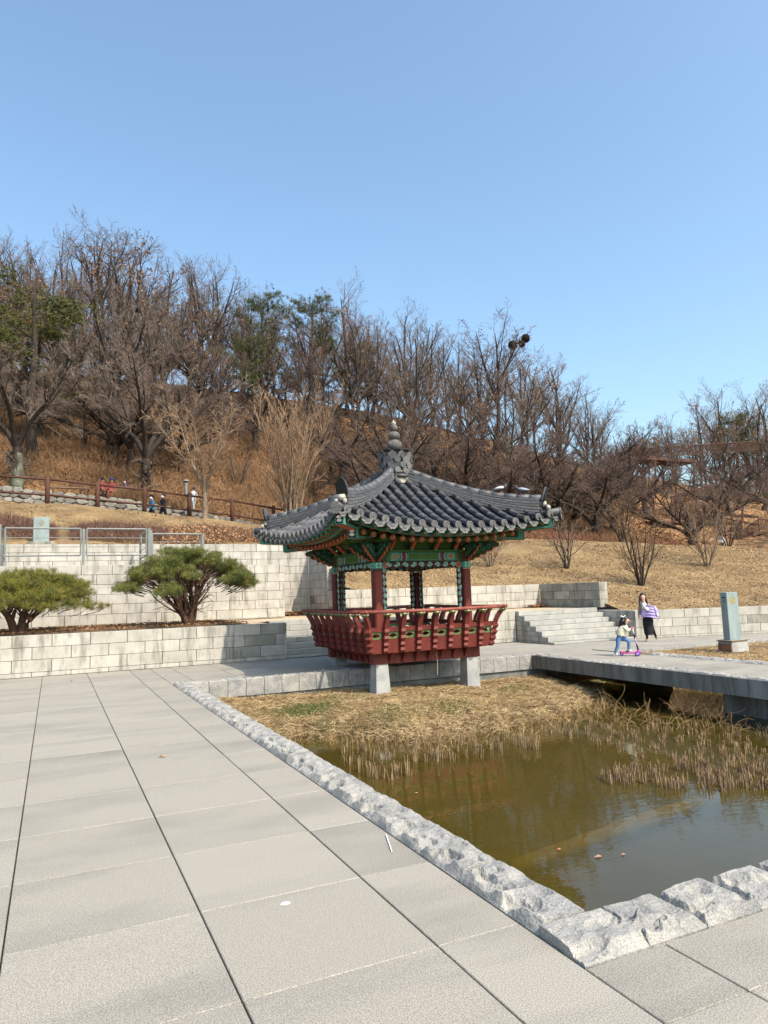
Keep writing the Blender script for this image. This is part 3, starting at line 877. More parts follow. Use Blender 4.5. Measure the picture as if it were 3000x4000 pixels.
# rafters
for k in range(4):
    f = side(k)
    for i in range(19):
        t = -1+2*i/18
        ue = t*2.10*1.0
        us = ue*(.62 if abs(t) > .45 else 1-.38*abs(t)/.45*1)
        oe = 2.02+.10*abs(t)**2.2
        ze = 2.835+.20*abs(t)**2.6
        b = MB(); b.tube([f(us, .9, 3.04), f(ue, oe, ze)], .048, 8); ra = P(b, 'round_rafter', GREEN, smooth=True)
        b = MB(); b.tube([f(ue, oe-.05, ze+.004), f(ue*1.002, oe+.012, ze-.002)], .060, 8); P(b, 'orange_end', ORANGE, ra)
        b = MB(); sbox(b, f, k, ue*1.002, oe+.016, ze-.002, .052, .006, .052, ry=PI/4); sbox(b, f, k, ue*1.002, oe+.019, ze-.002, .026, .008, .026, mi=1); P(b, 'flower_print', [BLACK, WHITE], ra)
    for i in range(17):
        t = -1+2*i/16
        ue = t*2.36
        oe = 2.40+.17*abs(t)**2.4
        ze = 2.955+.255*abs(t)**2.4
        us = ue*.9
        b = MB(); p0, p1 = Vector(f(us, 1.75, ze+.02)), Vector(f(ue, oe, ze))
        b.tube([p0, p1], .045, 4); fr_ = P(b, 'flying_rafter', TEAL)
        b = MB(); b.tube([p0+Vector((0, 0, -.043)), p1+Vector((0, 0, -.043))], .016, 4); P(b, 'orange_underside', ORANGE, fr_)
        b = MB(); sbox(b, f, k, ue, oe+.010, ze, .062, .012, .072); sbox(b, f, k, ue, oe+.018, ze, .040, .008, .050, mi=1); sbox(b, f, k, ue, oe+.023, ze, .018, .008, .030, mi=2); P(b, 'square_end', [TEALL, BLACK, WHITE], fr_)
    # curved eave boards
    def strip(o0, dz, hw, hh, m, nm, xm=2.60, add=.19, par=pav):
        b = MB(); n = 24; V, F = [], []
        for i in range(n+1):
            t = -1+2*i/n
            u = t*(xm); o = o0+add*abs(t)**2.4; z = dz+.27*abs(t)**2.4
            V += [f(u, o-hw, z-hh), f(u, o+hw, z-hh), f(u, o+hw, z+hh), f(u, o-hw, z+hh)]
        for i in range(n):
            for q in range(4): F.append((i*4+q, (i+1)*4+q, (i+1)*4+(q+1) % 4, i*4+(q+1) % 4))
        F += [(0, 1, 2, 3), (n*4+3, n*4+2, n*4+1, n*4)]
        b.add(V, F); return P(b, nm, m, par)
    e1 = strip(2.16, 2.915, .045, .022, TEAL, 'lower_eave_board', xm=2.2, add=.13)
    strip(2.17, 2.945, .035, .009, NAVY, 'blue_band', xm=2.2, add=.13, par=e1)
    e2 = strip(2.44, 3.012, .04, .016, GREEN, 'upper_eave_board', xm=2.58, add=.16)
    strip(2.445, 2.995, .043, .008, TEAL, 'teal_band', xm=2.58, add=.16, par=e2)
    # soffit boards
    b = MB(); n = 16; V, F = [], []
    for i in range(n+1):
        t = -1+2*i/n
        for (oo, zz, xm) in ((.9, 3.12, .9), (2.14+.12*abs(t)**2.4, 2.945+.22*abs(t)**2.4, 2.14), (2.46+.2*abs(t)**2.4, 3.012+.27*abs(t)**2.4, 2.58)):
            V.append(f(t*xm, oo, zz))
    for i in range(n):
        for q in range(2): F.append((i*3+q, (i+1)*3+q, (i+1)*3+q+1, i*3+q+1))
    b.add(V, F); P(b, 'soffit', DGREEN)
# inner ceiling
b = MB(); b.box((0, 0, 3.0), (2.2, 2.2, .03)); P(b, 'ceiling', GREEN)
# corner beams
def lotus(b, c, dx, dy, w, h):
    nx2, ny2 = -dy, dx
    def q(u, z, o=.012): return (c[0]+dx*o+nx2*u, c[1]+dy*o+ny2*u, c[2]+z)
    for sgn in (-1, 1):
        for a in (-.9, -.35, .35, .9):
            tip = (math.sin(a)*w*.42, sgn*(.09+.75*math.cos(a))*h*.46)
            base = (math.sin(a)*w*.06, sgn*h*.04)
            px_, pz_ = tip[0]-base[0], tip[1]-base[1]; l = math.hypot(px_, pz_); nx_, nz_ = -pz_/l*.024, px_/l*.024
            mid = ((base[0]+tip[0])/2, (base[1]+tip[1])/2)
            b.add([q(*base), q(mid[0]+nx_, mid[1]+nz_), q(*tip), q(mid[0]-nx_, mid[1]-nz_)], [(0, 1, 2, 3)], 1)
    b.tube([q(0, 0, .004), q(0, 0, .016)], .014, 6, 1)
for sx in (-1, 1):
    for sy in (-1, 1):
        d = .7071
        for (r0, z0, r1, z1, w, h, nm) in ((.9, 3.06, 2.15, 2.955, .19, .24, 'lower_corner_beam'), (1.6, 3.08, 2.62, 3.185, .18, .22, 'upper_corner_beam')):
            b = MB()
            p0, p1 = Vector((sx*r0, sy*r0, z0)), Vector((sx*r1, sy*r1, z1)); nrm = Vector((-sy*d, sx*d, 0))*w/2
            V = []
            for p_ in (p0, p1):
                V += [p_-nrm-Vector((0, 0, h/2)), p_+nrm-Vector((0, 0, h/2)), p_+nrm+Vector((0, 0, h/2)), p_-nrm+Vector((0, 0, h/2))]
            b.add(V, [(0, 1, 2, 3), (7, 6, 5, 4), (0, 4, 5, 1), (1, 5, 6, 2), (2, 6, 7, 3), (3, 7, 4, 0)])
            me = fix_normals(b.mesh(nm, TEAL)); cb = link(nm, me, pav)
            b = MB()
            for s in (-1, 1):
                off_ = nrm*1.03*s
                m0, m1 = p0.lerp(p1, .45), p1
                b.add([m0+off_+Vector((0, 0, -h*.30)), m1.lerp(m0, .12)+off_+Vector((0, 0, -h*.30)), m1.lerp(m0, .12)+off_+Vector((0, 0, h*.33)), m0+off_+Vector((0, 0, h*.33))], [(0, 1, 2, 3)])
                g = lambda u, o, z: tuple(m1.lerp(m0, u)+nrm*s*1.08+Vector((0, 0, z)))
                curl(b, g, .28, 0, 0, .05*(1), .012, turns=1.2, mi=1)
            P(b, 'side_paint', [DGREEN, TEALL], cb)
            b = MB(); b.add([p0-nrm-Vector((0, 0, h/2+.012)), p0+nrm-Vector((0, 0, h/2+.012)), p1+nrm-Vector((0, 0, h/2+.012)), p1-nrm-Vector((0, 0, h/2+.012))], [(0, 1, 2, 3)]); P(b, 'orange_underside', ORANGE, cb)
            b = MB(); e = (p1-p0).normalized(); c = p1+Vector((sx*d, sy*d, 0))*.006
            nv = Vector((-sy*d, sx*d, 0))
            zz = Vector((0, 0, 1))
            b.add([c-nv*w*.40-zz*h*.42, c+nv*w*.40-zz*h*.42, c+nv*w*.40+zz*h*.42, c-nv*w*.40+zz*h*.42], [(0, 1, 2, 3)], 0)
            lotus(b, c, sx*d, sy*d, w*.9, h*.88)
            P(b, 'lotus_end_panel', [BLACK, WHITE], cb)

# ---------------- roof
TR = .072; TL = .27
def surf(f, x, v, dz=0): return Vector(f(x, v, ztop(x, v)-TR+dz))
def half_tube(b, f, x, v0, v1, r, n=8, step=0, dz=0):
    V, F = [], []
    for (v, rr) in ((v0, r), (v1, r*.93)):
        c = Vector(f(x, v, ztop(x, v)-TR*.55+dz+(step if v == v0 else 0)))
        for i in range(n+1):
            a = PI*(-.12+1.24*i/n)
            V.append(c+Vector(f(math.cos(a)*rr, 0, 0))+Vector((0, 0, math.sin(a)*rr)))
    m = n+1
    for i in range(n): F.append((i, i+1, m+i+1, m+i))
    F.append(tuple(range(m))); b.add(V, F)
xs_t = [-2.48+i*(4.96/17) for i in range(18)]
def tile_end(b, f, x, v):
    c = Vector(f(x, v+.004, ztop(x, v)-TR*.50)); n = 12
    ou = Vector(f(0, 1, 0)); uu = Vector(f(1, 0, 0)); zz = Vector((0, 0, 1))
    for rr, o, ml in ((.080, -.03, 0), (.080, .012, 0)):
        pass
    ring = lambda rr, o: [c+ou*o+uu*math.cos(a)*rr+zz*math.sin(a)*rr for a in [2*PI*i/n for i in range(n)]]
    V = ring(.080, -.03)+ring(.080, .010)+ring(.060, .014)+ring(.052, .004)+ring(.020, .004)
    F = []
    for L_ in range(4):
        for i in range(n): F.append((L_*n+i, L_*n+(i+1) % n, (L_+1)*n+(i+1) % n, (L_+1)*n+i))
    F.append(tuple(4*n+i for i in range(n)))
    b.add(V, F)
    for q in range(5):
        a = q*2*PI/5
        p = c+ou*.008+uu*math.cos(a)*.030+zz*math.sin(a)*.030
        b.tube([p, p+ou*.006], .011, 5)
def drip(b, f, x, v, w=.145):
    n = 10; zc = ztop(x, v)-.115
    V = []
    for i in range(n+1):
        a = PI*i/n
        sc = 1+.07*math.cos(i*PI)  # scalloped rim
        V.append(Vector(f(x-math.cos(a)*w, v+.02+.03*math.sin(a), zc-math.sin(a)*.115*sc+.055*(abs(math.cos(a))**2))))
    for i in range(n+1):
        a = PI*i/n
        V.append(Vector(f(x-math.cos(a)*w, v-.01, zc+.05*abs(math.cos(a))**2-.012)))
    for q in range(2*(n+1)): V.append(V[q]-Vector(f(0, .018, 0)))
    m = n+1; F = []
    for i in range(n):
        F.append((i, i+1, m+i+1, m+i)); F.append((2*m+i, 3*m+i, 3*m+i+1, 2*m+i+1)); F.append((i, 2*m+i, 2*m+i+1, i+1))
    b.add(V, F)
    cc = Vector(f(x, v+.045, zc-.045))
    b.tube([cc+Vector(f(-.05, 0, .01)), cc, cc+Vector(f(.05, 0, .01))], .009, 4)
for k in range(4):
    f = side(k)
    n, m_ = 26, 14
    b = MB(); V, F = [], []
    for j in range(m_+1):
        for i in range(n+1):
            t = -1+2*i/n
            s_ = j/m_
            v = .22+(2.66-.22)*s_
            x = t*v
            vv = v if s_ < 1 else eave_v(x)
            V.append(f(x, min(v, eave_v(x)), ztop(x, v)-TR-.055))
    for j in range(m_):
        for i in range(n): F.append((j*(n+1)+i, (j+1)*(n+1)+i, (j+1)*(n+1)+i+1, j*(n+1)+i+1))
    b.add(V, F); rf = P(b, 'roof_slope', TILE, smooth=True)
    rest = MB()
    for x in xs_t:
        ve = eave_v(x)
        v = ve; vmin = max(abs(x)+.02, .40); q = 0
        while v > vmin+.03:
            v1 = max(v-TL, vmin)
            b = MB() if k in (0, 3) else rest
            half_tube(b, f, x, v, v1-.02, TR*(1.0), 8, step=.006)
            if k in (0, 3): P(b, 'cover_tile', TILE, rf, True)
            v = v1; q += 1
        b = MB(); tile_end(b, f, x, ve); P(b, 'round_end_tile', TILEE, rf)
    if rest.v: tag(P(rest, 'cover_tiles', TILE, rf, True), kind='stuff')
    mids = [(xs_t[i]+xs_t[i+1])/2 for i in range(17)]
    for x in mids+[-2.62, 2.62]:
        ve = eave_v(x)
        b = MB(); drip(b, f, max(-2.60, min(2.60, x)), ve, .145 if abs(x) < 2.5 else .10); P(b, 'drip_tile', TILEE, rf)
        if abs(x) > 2.5: continue
        # stepped trough tiles
        b = MB(); v = ve; vmin = max(abs(x)+.06, .45); w = .11
        V, F = [], []
        while v > vmin:
            v1 = max(v-.135, vmin-.01)
            for (vv, dz) in ((v, .012), (v1, -.012)):
                for i in range(5):
                    a = -1+i/2
                    V.append(f(x+a*w, vv, ztop(x, vv)-TR-.055+dz+.03*a*a))
            q = len(V)-10
            for i in range(4): F.append((q+i, q+5+i, q+6+i, q+1+i))
            # front lip
            V += [tuple(Vector(V[q+i])-Vector((0, 0, .022))) for i in range(5)]
            for i in range(4): F.append((q+i, q+i+1, q+10+i+1, q+10+i))
            v = v1
        b.add(V, F); P(b, 'trough_tile_row', TILE, rf)
# hip ridges
def crest(r): return 3.82+.93*(max(0, (2.6-r))/2.4)**1.8
def hipbase(r): return ztop(r, r)-.05
for (sx, sy) in ((-1, -1), (1, -1), (-1, 1), (1, 1)):
    d = .7071
    nrm = Vector((-sy*d, sx*d, 0)); dr = Vector((sx*d, sy*d, 0))
    rg = empty('hip_ridge', (0, 0, 0)); rg.parent = pav
    # mortar core
    N_ = 20; rs = [.22+(2.42-.22)*i/N_ for i in range(N_+1)]
    b = MB(); V, F = [], []
    for r in rs:
        p = Vector((sx*r, sy*r, 0)); zb, zt = hipbase(r)-.04, crest(r)-.06
        V += [p-nrm*.075+Vector((0, 0, zb)), p+nrm*.075+Vector((0, 0, zb)), p+nrm*.065+Vector((0, 0, zt)), p-nrm*.065+Vector((0, 0, zt))]
    for i in range(N_):
        for q in range(4): F.append((i*4+q, (i+1)*4+q, (i+1)*4+(q+1) % 4, i*4+(q+1) % 4))
    F += [(0, 1, 2, 3), (N_*4+3, N_*4+2, N_*4+1, N_*4)]
    b.add(V, F); me = fix_normals(b.mesh('ridge_mortar', MORTAR)); link('ridge_mortar', me, rg)
    # stacked thin tile layers
    NL = 5
    for L_ in range(NL):
        b = MB(); segs = 9; w = .115-.006*L_
        for q in range(segs):
            ra = .24+(2.44-.24)*((q+(.5 if L_ % 2 else 0))/segs); rb = min(2.46, ra+(2.44-.24)/segs-.012)
            if ra > 2.42: continue
            V, F = [], []
            for t in range(4):
                r = ra+(rb-ra)*t/3
                zb, zt = hipbase(r)+.0, crest(r)-.075
                hgt = (zt-zb)/NL
                z1 = zb+hgt*L_+hgt*.88; z_ = zb+hgt*L_+hgt*.22
                p = Vector((sx*r, sy*r, 0)); j_ = rng.uniform(-.002, .002)
                V += [p-nrm*(w+j_)+Vector((0, 0, z_)), p+nrm*(w+j_)+Vector((0, 0, z_)), p+nrm*(w+j_-.006)+Vector((0, 0, z1)), p-nrm*(w+j_-.006)+Vector((0, 0, z1))]
            for i in range(3):
                for u in range(4): F.append((i*4+u, (i+1)*4+u, (i+1)*4+(u+1) % 4, i*4+(u+1) % 4))
            F += [(0, 1, 2, 3), (15, 14, 13, 12)]
            b.add(V, F)
        me = fix_normals(b.mesh('ridge_tile_layer', TILE)); link('ridge_tile_layer', me, rg)
    # round cover tiles on top
    segs = 11
    for q in range(segs):
        ra = .22+(2.46-.22)*q/segs; rb = .22+(2.46-.22)*(q+1)/segs+.01
        b = MB(); b.tube([(sx*r, sy*r, crest(r)-.075+.004*(1 if r == rb else 0)) for r in (ra, (ra+rb)/2, rb)], [.086, .089, .092], 10)
        link('ridge_cover_tile', b.mesh('ridge_cover_tile', [TILE], True), rg)
    # ornamental end: dark upright plate, mortar, small end tiles
    r = 2.47; base = Vector((sx*r, sy*r, crest(r)-.16))
    def q_(u, w_, o): return base+nrm*u+Vector((0, 0, w_))+dr*(o+max(0, w_)*.28)
    poly = [(math.cos(a)*.115, .02+(math.sin(a) if math.sin(a) > 0 else .35*math.sin(a))*.27) for a in [2*PI*i/18 for i in range(18)]]
    b = MB(); b.prism(poly, .035, lambda u, w_, t: q_(u, w_+.05, t+.02)); me = fix_normals(b.mesh('ridge_end_plate', BLACK)); link('ridge_end_plate', me, rg)
    b = MB(); b.prism([(u*1.10, w_*1.06-.006) for u, w_ in poly], .028, lambda u, w_, t: q_(u, w_+.05, t-.012)); me = fix_normals(b.mesh('ridge_end_tile', TILE)); link('ridge_end_tile', me, rg)
    b = MB(); b.box(tuple(base+dr*.055+Vector((0, 0, -.045))), (.09, .17, .12), rz=math.atan2(sy, sx), taper=(.6, .75)); b.lathe([(0, -.07), (.04, -.06), (.042, .02), (0, .035)], 8, tuple(base+dr*.13+nrm*.09+Vector((0, 0, -.11)))); b.lathe([(0, -.07), (.04, -.06), (.042, .02), (0, .035)], 8, tuple(base+dr*.13-nrm*.09+Vector((0, 0, -.11)))); P(b, 'end_mortar', MORTAR, rg, True)
    b = MB(); b.tube([tuple(base+nrm*-.10+Vector((0, 0, -.10))+dr*.11), tuple(base+nrm*.10+Vector((0, 0, -.10))+dr*.11)], .042, 8); P(b, 'end_cross_tile', TILE, rg, True)
    # corner eave tile running out along the hip
    b = MB(); b.tube([tuple(Vector((sx*rr, sy*rr, ztop(rr, rr)-.035))) for rr in (2.35, 2.55, 2.74)], [.085, .085, .088], 10); P(b, 'corner_cover_tile', TILE, rg, True)
    b = MB(); c = Vector((sx*2.745, sy*2.745, ztop(2.7, 2.7)-.035)); b.tube([tuple(c), tuple(c+dr*.016)], .092, 12); b.tube([tuple(c+dr*.016), tuple(c+dr*.022)], .045, 8); P(b, 'corner_end_tile', TILEE, rg)
    b = MB(); c = c-Vector((0, 0, .10))
    pol = [(math.cos(PI+PI*i/10)*.13, math.sin(PI+PI*i/10)*.10*(1+.08*(-1)**i)) for i in range(11)]
    b.prism(pol, .02, lambda u, w_, t: c+nrm*u+Vector((0, 0, w_+.04))+dr*t); me = fix_normals(b.mesh('corner_drip_tile', TILEE)); link('corner_drip_tile', me, rg)
# short cross tiles between the ridges under the finial
for k in range(4):
    f = side(k)
    for q, z in enumerate((4.52, 4.62)):
        b = MB(); b.tube([f(-.13, .36-.03*q, z), f(.13, .36-.03*q, z)], .048, 10); P(b, 'cross_tile', TILE, smooth=True)
    b = MB(); b.box(f(0, .22, 4.5), (.30, .24, .30), rz=k*PI/2); P(b, 'mortar_fill', MORTAR)
# finial
b = MB(); b.lathe([(0, 4.35), (.26, 4.4), (.30, 4.62), (.32, 4.76), (.34, 5.0), (.33, 5.10), (.20, 5.18), (0, 5.2)], 24); fb = P(b, 'finial_base', TILE, smooth=True)
for lvl, (z, r, tilt, rr, cnt, off) in enumerate(((5.13, .385, 1.2, .095, 10, 0), (5.02, .375, .25, .105, 10, .5), (4.91, .375, .12, .108, 10, 0), (4.79, .37, .0, .108, 10, .5), (4.67, .36, -.1, .105, 10, 0))):
    for q in range(cnt):
        a = 2*PI*(q+off)/cnt
        dx, dy = math.cos(a), math.sin(a)
        b = MB(); n = 10
        small = (lvl > 0 and q % 2 == 1)
        R_ = rr*(.72 if small else 1.12)
        V = []
        for oo in (0, .02):
            for i in range(n):
                w_ = 2*PI*i/n
                u = math.cos(w_)*R_; h_ = math.sin(w_)*R_*(.85 if not small else 1)*(1+.08*math.cos(i*PI))
                rad_ = r+(.03 if small else 0)+oo*math.cos(tilt)+h_*math.sin(tilt)*.9
                V.append((dx*rad_-dy*u, dy*rad_+dx*u, z+h_*math.cos(tilt)+oo*math.sin(tilt)))
        b.add(V, [tuple(range(n)), tuple(range(2*n-1, n-1, -1))]+[(i, (i+1) % n, n+(i+1) % n, n+i) for i in range(n)])
        me = fix_normals(b.mesh('lotus_petal_tile', TILEE if lvl and q % 2 == 0 and rng.random() < .6 else TILE)); link('lotus_petal_tile', me, fb)
FIN = mat('finial_stone', (.13, .125, .115), (.065, .063, .06), scale=12, rough=.75, c3=(.4, .4, .38), s3=9, c3r=(.68, .76))
def ball(z, r, h, nm='finial_ball'):
    b = MB(); b.lathe([(r*math.sin(PI*i/12), -h*math.cos(PI*i/12)) for i in range(13)], 24, (0, 0, z)); P(b, nm, FIN, smooth=True)
ball(5.325, .192, .155); ball(5.565, .148, .118); ball(5.765, .10, .095)
b = MB(); b.lathe([(.03, 5.84), (.062, 5.88), (.06, 5.905), (.02, 5.93), (.012, 5.97), (0, 5.975)], 10); P(b, 'finial_tip', MORTAR, smooth=True)
# ---------------- railing
for k in range(4):
    f = side(k)
    # outward-leaning board band: bottom (o 1.52, z .45) to top (o 1.585, z 1.0)
    def lean(z): return 1.52+(z-.45)*.118
    def board(z0, z1, u0, u1, th, m, nm, par=pav, off=0):
        b = MB(); V = []
        for oo in (0, th):
            for (z, ss) in ((z0, 1), (z1, 1)):
                for u in (u0, u1): V.append(f(u, lean(z)-.04+oo+off, z))
        b.add(V, [(0, 1, 3, 2), (4, 6, 7, 5), (0, 4, 5, 1), (2, 3, 7, 6), (0, 2, 6, 4), (1, 5, 7, 3)])
        me = fix_normals(b.mesh(nm, m)); return link(nm, me, par)
    board(.45, .745, -1.54, 1.54, .045, RED, 'lower_board')
    board(.905, 1.0, -1.57, 1.57, .05, RED, 'upper_rail_board')
    us = [-1.6+3.2*i/8 for i in range(9)]
    for i in range(8):
        u0, u1 = us[i]+.05, us[i+1]-.05
        wp = empty('window_panel', (0, 0, 0)); wp.parent = pav
        # green panel with cloud-shaped opening: four pieces round a dark hole
        um = (u0+u1)/2; zc = .825
        ring_o = [(u0, .75), (um, .75), (u1, .75), (u1, zc), (u1, .90), (um, .90), (u0, .90), (u0, zc)]
        ring_i = [(um-.05, zc-.026), (um, zc-.038), (um+.05, zc-.026), (um+.10, zc), (um+.05, zc+.026), (um, zc+.038), (um-.05, zc+.026), (um-.10, zc)]
        b = MB(); V = [f(u, lean(z)-.02, z) for u, z in ring_o+ring_i]+[f(u, lean(z)-.045, z) for u, z in ring_i]
        F = [(q, (q+1) % 8, 8+(q+1) % 8, 8+q) for q in range(8)]+[(8+q, 8+(q+1) % 8, 16+(q+1) % 8, 16+q) for q in range(8)]
        b.add(V, F); link('green_panel', b.mesh('green_panel', mat_lg if 'mat_lg' in globals() else LGREEN), wp)
        b = MB()
        b.tube([f(u, lean(z)-.017, z) for u, z in ring_i+ring_i[:1]], .006, 4); link('opening_rim', b.mesh('opening_rim', MAROON), wp)
    for s_, u in [(1, uu) for uu in us[:-1]]:
        corner = (u < -1.59)
        nodes = [(.45, 0, .046), (.50, .022, .064), (.56, .004, .044), (.62, .034, .068), (.68, .012, .048), (.76, .044, .070), (.82, .018, .050), (.90, .048, .070), (.97, .03, .052), (1.05, .045, .060), (1.13, .080, .056), (1.20, .120, .046), (1.25, .145, .040)]
        bs = empty('baluster', (0, 0, 0)); bs.parent = pav
        b = MB(); V, F = [], []
        for z, oo, w in nodes:
            o = lean(min(z, 1.0))+.02+oo
            if corner:
                cx_, cy_ = f(-o-.0, o, z)[:2]
                dd = Vector(f(-.7071, .7071, 0)); nn = Vector(f(.7071, .7071, 0)); c = Vector((cx_, cy_, z))
                V += [c-nn*w*1.0-dd*(.07+oo*.3), c+nn*w*1.0-dd*(.07+oo*.3), c+nn*w*.8+dd*(w*.4), c-nn*w*.8+dd*(w*.4)]
            else:
                uu = Vector(f(1, 0, 0)); oo_ = Vector(f(0, 1, 0)); c = Vector(f(u, o, z))
                V += [c-uu*w-oo_*.06, c+uu*w-oo_*.06, c+uu*w*.85+oo_*w*.7, c-uu*w*.85+oo_*w*.7]
        for i in range(len(nodes)-1):
            for q in range(4): F.append((i*4+q, (i+1)*4+q, (i+1)*4+(q+1) % 4, i*4+(q+1) % 4))
        F += [(0, 1, 2, 3), tuple(len(V)-1-q for q in range(4))]
        b.add(V, F); me = fix_normals(b.mesh('carved_post', RED)); link('carved_post', me, bs)
        b = MB()
        if corner: c = Vector(f(-1.745, 1.745, 1.27))
        else: c = Vector(f(u, 1.745, 1.265))
        b.lathe([(.03, -.045), (.055, -.03), (.085, .0), (.075, .02), (.03, .03)], 8, c); link('lotus_cup', b.mesh('lotus_cup', LGREEN), bs)
        b = MB()
        for q in range(5):
            a = q*2*PI/5+.5; p = c+Vector((math.cos(a)*.07, math.sin(a)*.07, .008)); b.tube([p, p+Vector((math.cos(a)*.02, math.sin(a)*.02, .01))], .016, 5)
        link('pale_petal', b.mesh('pale_petal', LEAFPINK), bs)
        if not corner:
            # little bracket on the floor beam
            b = MB(); p0 = Vector(f(u*.8, 1.30, 0)); uu = Vector(f(1, 0, 0)); oo_ = Vector(f(0, 1, 0)); V = []
            if abs(u*.8) < 1.2:
                for z, w, o in ((.24, .03, .05), (.28, .045, .06), (.33, .03, .08), (.38, .045, .12), (.44, .05, .2)):
                    c = p0+Vector((0, 0, z)); V += [c-uu*w-oo_*.02, c+uu*w-oo_*.02, c+uu*w+oo_*o, c-uu*w+oo_*o]
                F = []
                for i in range(4):
                    for q in range(4): F.append((i*4+q, (i+1)*4+q, (i+1)*4+(q+1) % 4, i*4+(q+1) % 4))
                F += [(0, 1, 2, 3), (19, 18, 17, 16)]
                b.add(V, F); me = fix_normals(b.mesh('beam_bracket', RED)); link('beam_bracket', me, pav)
    e = 1.86
    b = MB(); b.tube([f(-e, 1.745, 1.325+.004*(k % 2)+.012), f(0, 1.745, 1.318), f(e, 1.745, 1.325+.004*(k % 2)+.012)], .040, 10); P(b, 'handrail', REDL, smooth=True)
# loose cord and pipe under the floor
b = MB(); b.tube([(.20, -1.3, .40), (.21, -1.32, .1), (.19, -1.33, -.12)], .007, 4); P(b, 'hanging_straw', SAND)
# ================================================================ VEGETATION
BARK = mat('dark_bark', (.048, .037, .029), (.026, .021, .018), scale=6, rough=1, bump=.4, bscale=15)
TWIG = mat('grey_brown_twigs', (.235, .18, .142), (.135, .102, .082), scale=.6, rough=1)
TWIGR = mat('reddish_twigs', (.17, .118, .095), (.10, .068, .056), scale=.8, rough=1)
TANB = mat('tan_twigs', (.34, .22, .13), (.22, .14, .085), scale=1, rough=1)
TANT = mat('tan_bark', (.24, .18, .13), (.14, .10, .07), scale=5, rough=1)
LICHEN = mat('pale_green_bark', (.15, .165, .12), (.05, .045, .035), scale=4, rough=1)
DRYLEAF = mat('dry_orange_leaves', (.26, .105, .038), (.36, .19, .09), scale=3, rough=.9)
LITTER = mat('leaf_litter', (.30, .155, .07), (.16, .08, .04), scale=2, rough=.95, speck=.3, sscale=9)
PALELEAF = mat('pale_curled_leaves', (.48, .29, .15), (.26, .13, .06), scale=4, rough=.9)
NEEDLE = mat('pine_needles_green', (.06, .085, .018), (.165, .16, .035), scale=3.2, detail=5, rough=.7)
NEEDLEY = mat('pine_needles_yellow', (.19, .168, .024), (.065, .078, .018), scale=3.2, detail=5, rough=.7)
NEEDLED = mat('pine_needles_dark', (.05, .062, .022), (.085, .085, .028), scale=1.5, rough=.8)
PBARK = mat('pine_bark', (.12, .065, .042), (.05, .03, .022), scale=9, detail=6, rough=1, bump=.6, bscale=30)

def nrm(a): return a/(np.linalg.norm(a, axis=-1, keepdims=True)+1e-9)
def tubes(Pn, Rn, n):
    """Pn (B,K,3) Rn (B,K) -> verts, quads"""
    B, K, _ = Pn.shape
    T = np.empty_like(Pn)
    T[:, 1:-1] = Pn[:, 2:]-Pn[:, :-2]; T[:, 0] = Pn[:, 1]-Pn[:, 0]; T[:, -1] = Pn[:, -1]-Pn[:, -2]
    T = nrm(T)
    ref = np.where(np.abs(T[..., 2:3]) < .9, np.array([0, 0, 1.]), np.array([1., 0, 0]))
    A = nrm(np.cross(T, ref)); Bv = np.cross(A, T)
    w = 2*PI*np.arange(n)/n
    V = Pn[:, :, None]+(A[:, :, None]*np.cos(w)[:, None]+Bv[:, :, None]*np.sin(w)[:, None])*Rn[:, :, None, None]
    base = np.arange(B*(K)).reshape(B, K)[:, :-1].ravel()*n
    k = np.arange(n); k2 = (k+1) % n
    F = np.stack([base[:, None]+k, base[:, None]+n+k, base[:, None]+n+k2, base[:, None]+k2], 2).reshape(-1, 4)
    return V.reshape(-1, 3), F
def merge(parts):
    Vs, Fs, o = [], [], 0
    for v, f in parts:
        Vs.append(v); Fs.append(f+o); o += len(v)
    return np.concatenate(Vs), np.concatenate(Fs)
def path(r, P0, D0, L, K, wob, up):
    B = len(P0); out = np.empty((B, K, 3)); out[:, 0] = P0; D = D0.copy()
    for i in range(1, K):
        D = nrm(D+r.normal(0, wob, (B, 3))+np.array([0, 0, up]))
        out[:, i] = out[:, i-1]+D*(L/(K-1))[:, None]
    return out
def spawn(r, Pn, Rn, Ln, spec):
    m, t0, t1, ang, angv, lr, K, rr, wob, up = spec
    B, Kp, _ = Pn.shape
    t = (np.linspace(t0, t1, m)[None]+r.uniform(-.5, .5, (B, m))*(t1-t0)/m).clip(0, .999)
    s = t*(Kp-1); i = np.floor(s).astype(int); f = (s-i)[..., None]
    bi = np.arange(B)[:, None]
    A, C = Pn[bi, i], Pn[bi, i+1]
    P0 = A*(1-f)+C*f; T = nrm(C-A)
    R0 = (Rn[bi, i]*(1-f[..., 0])+Rn[bi, i+1]*f[..., 0])*rr
    ref = nrm(r.normal(0, 1, (B, m, 3))); side_ = nrm(np.cross(T, ref))
    a = r.normal(ang, angv, (B, m))[..., None]
    D = nrm(T*np.cos(a)+side_*np.sin(a))
    L = Ln[:, None]*lr*(1.1-.55*t)*r.uniform(.7, 1.25, (B, m))
    P0, D, L, R0 = P0.reshape(-1, 3), D.reshape(-1, 3), L.ravel(), R0.ravel()
    Q = path(r, P0, D, L, K, wob, up)
    R = R0[:, None]*np.linspace(1, .35, K)[None]
    return Q, R, L
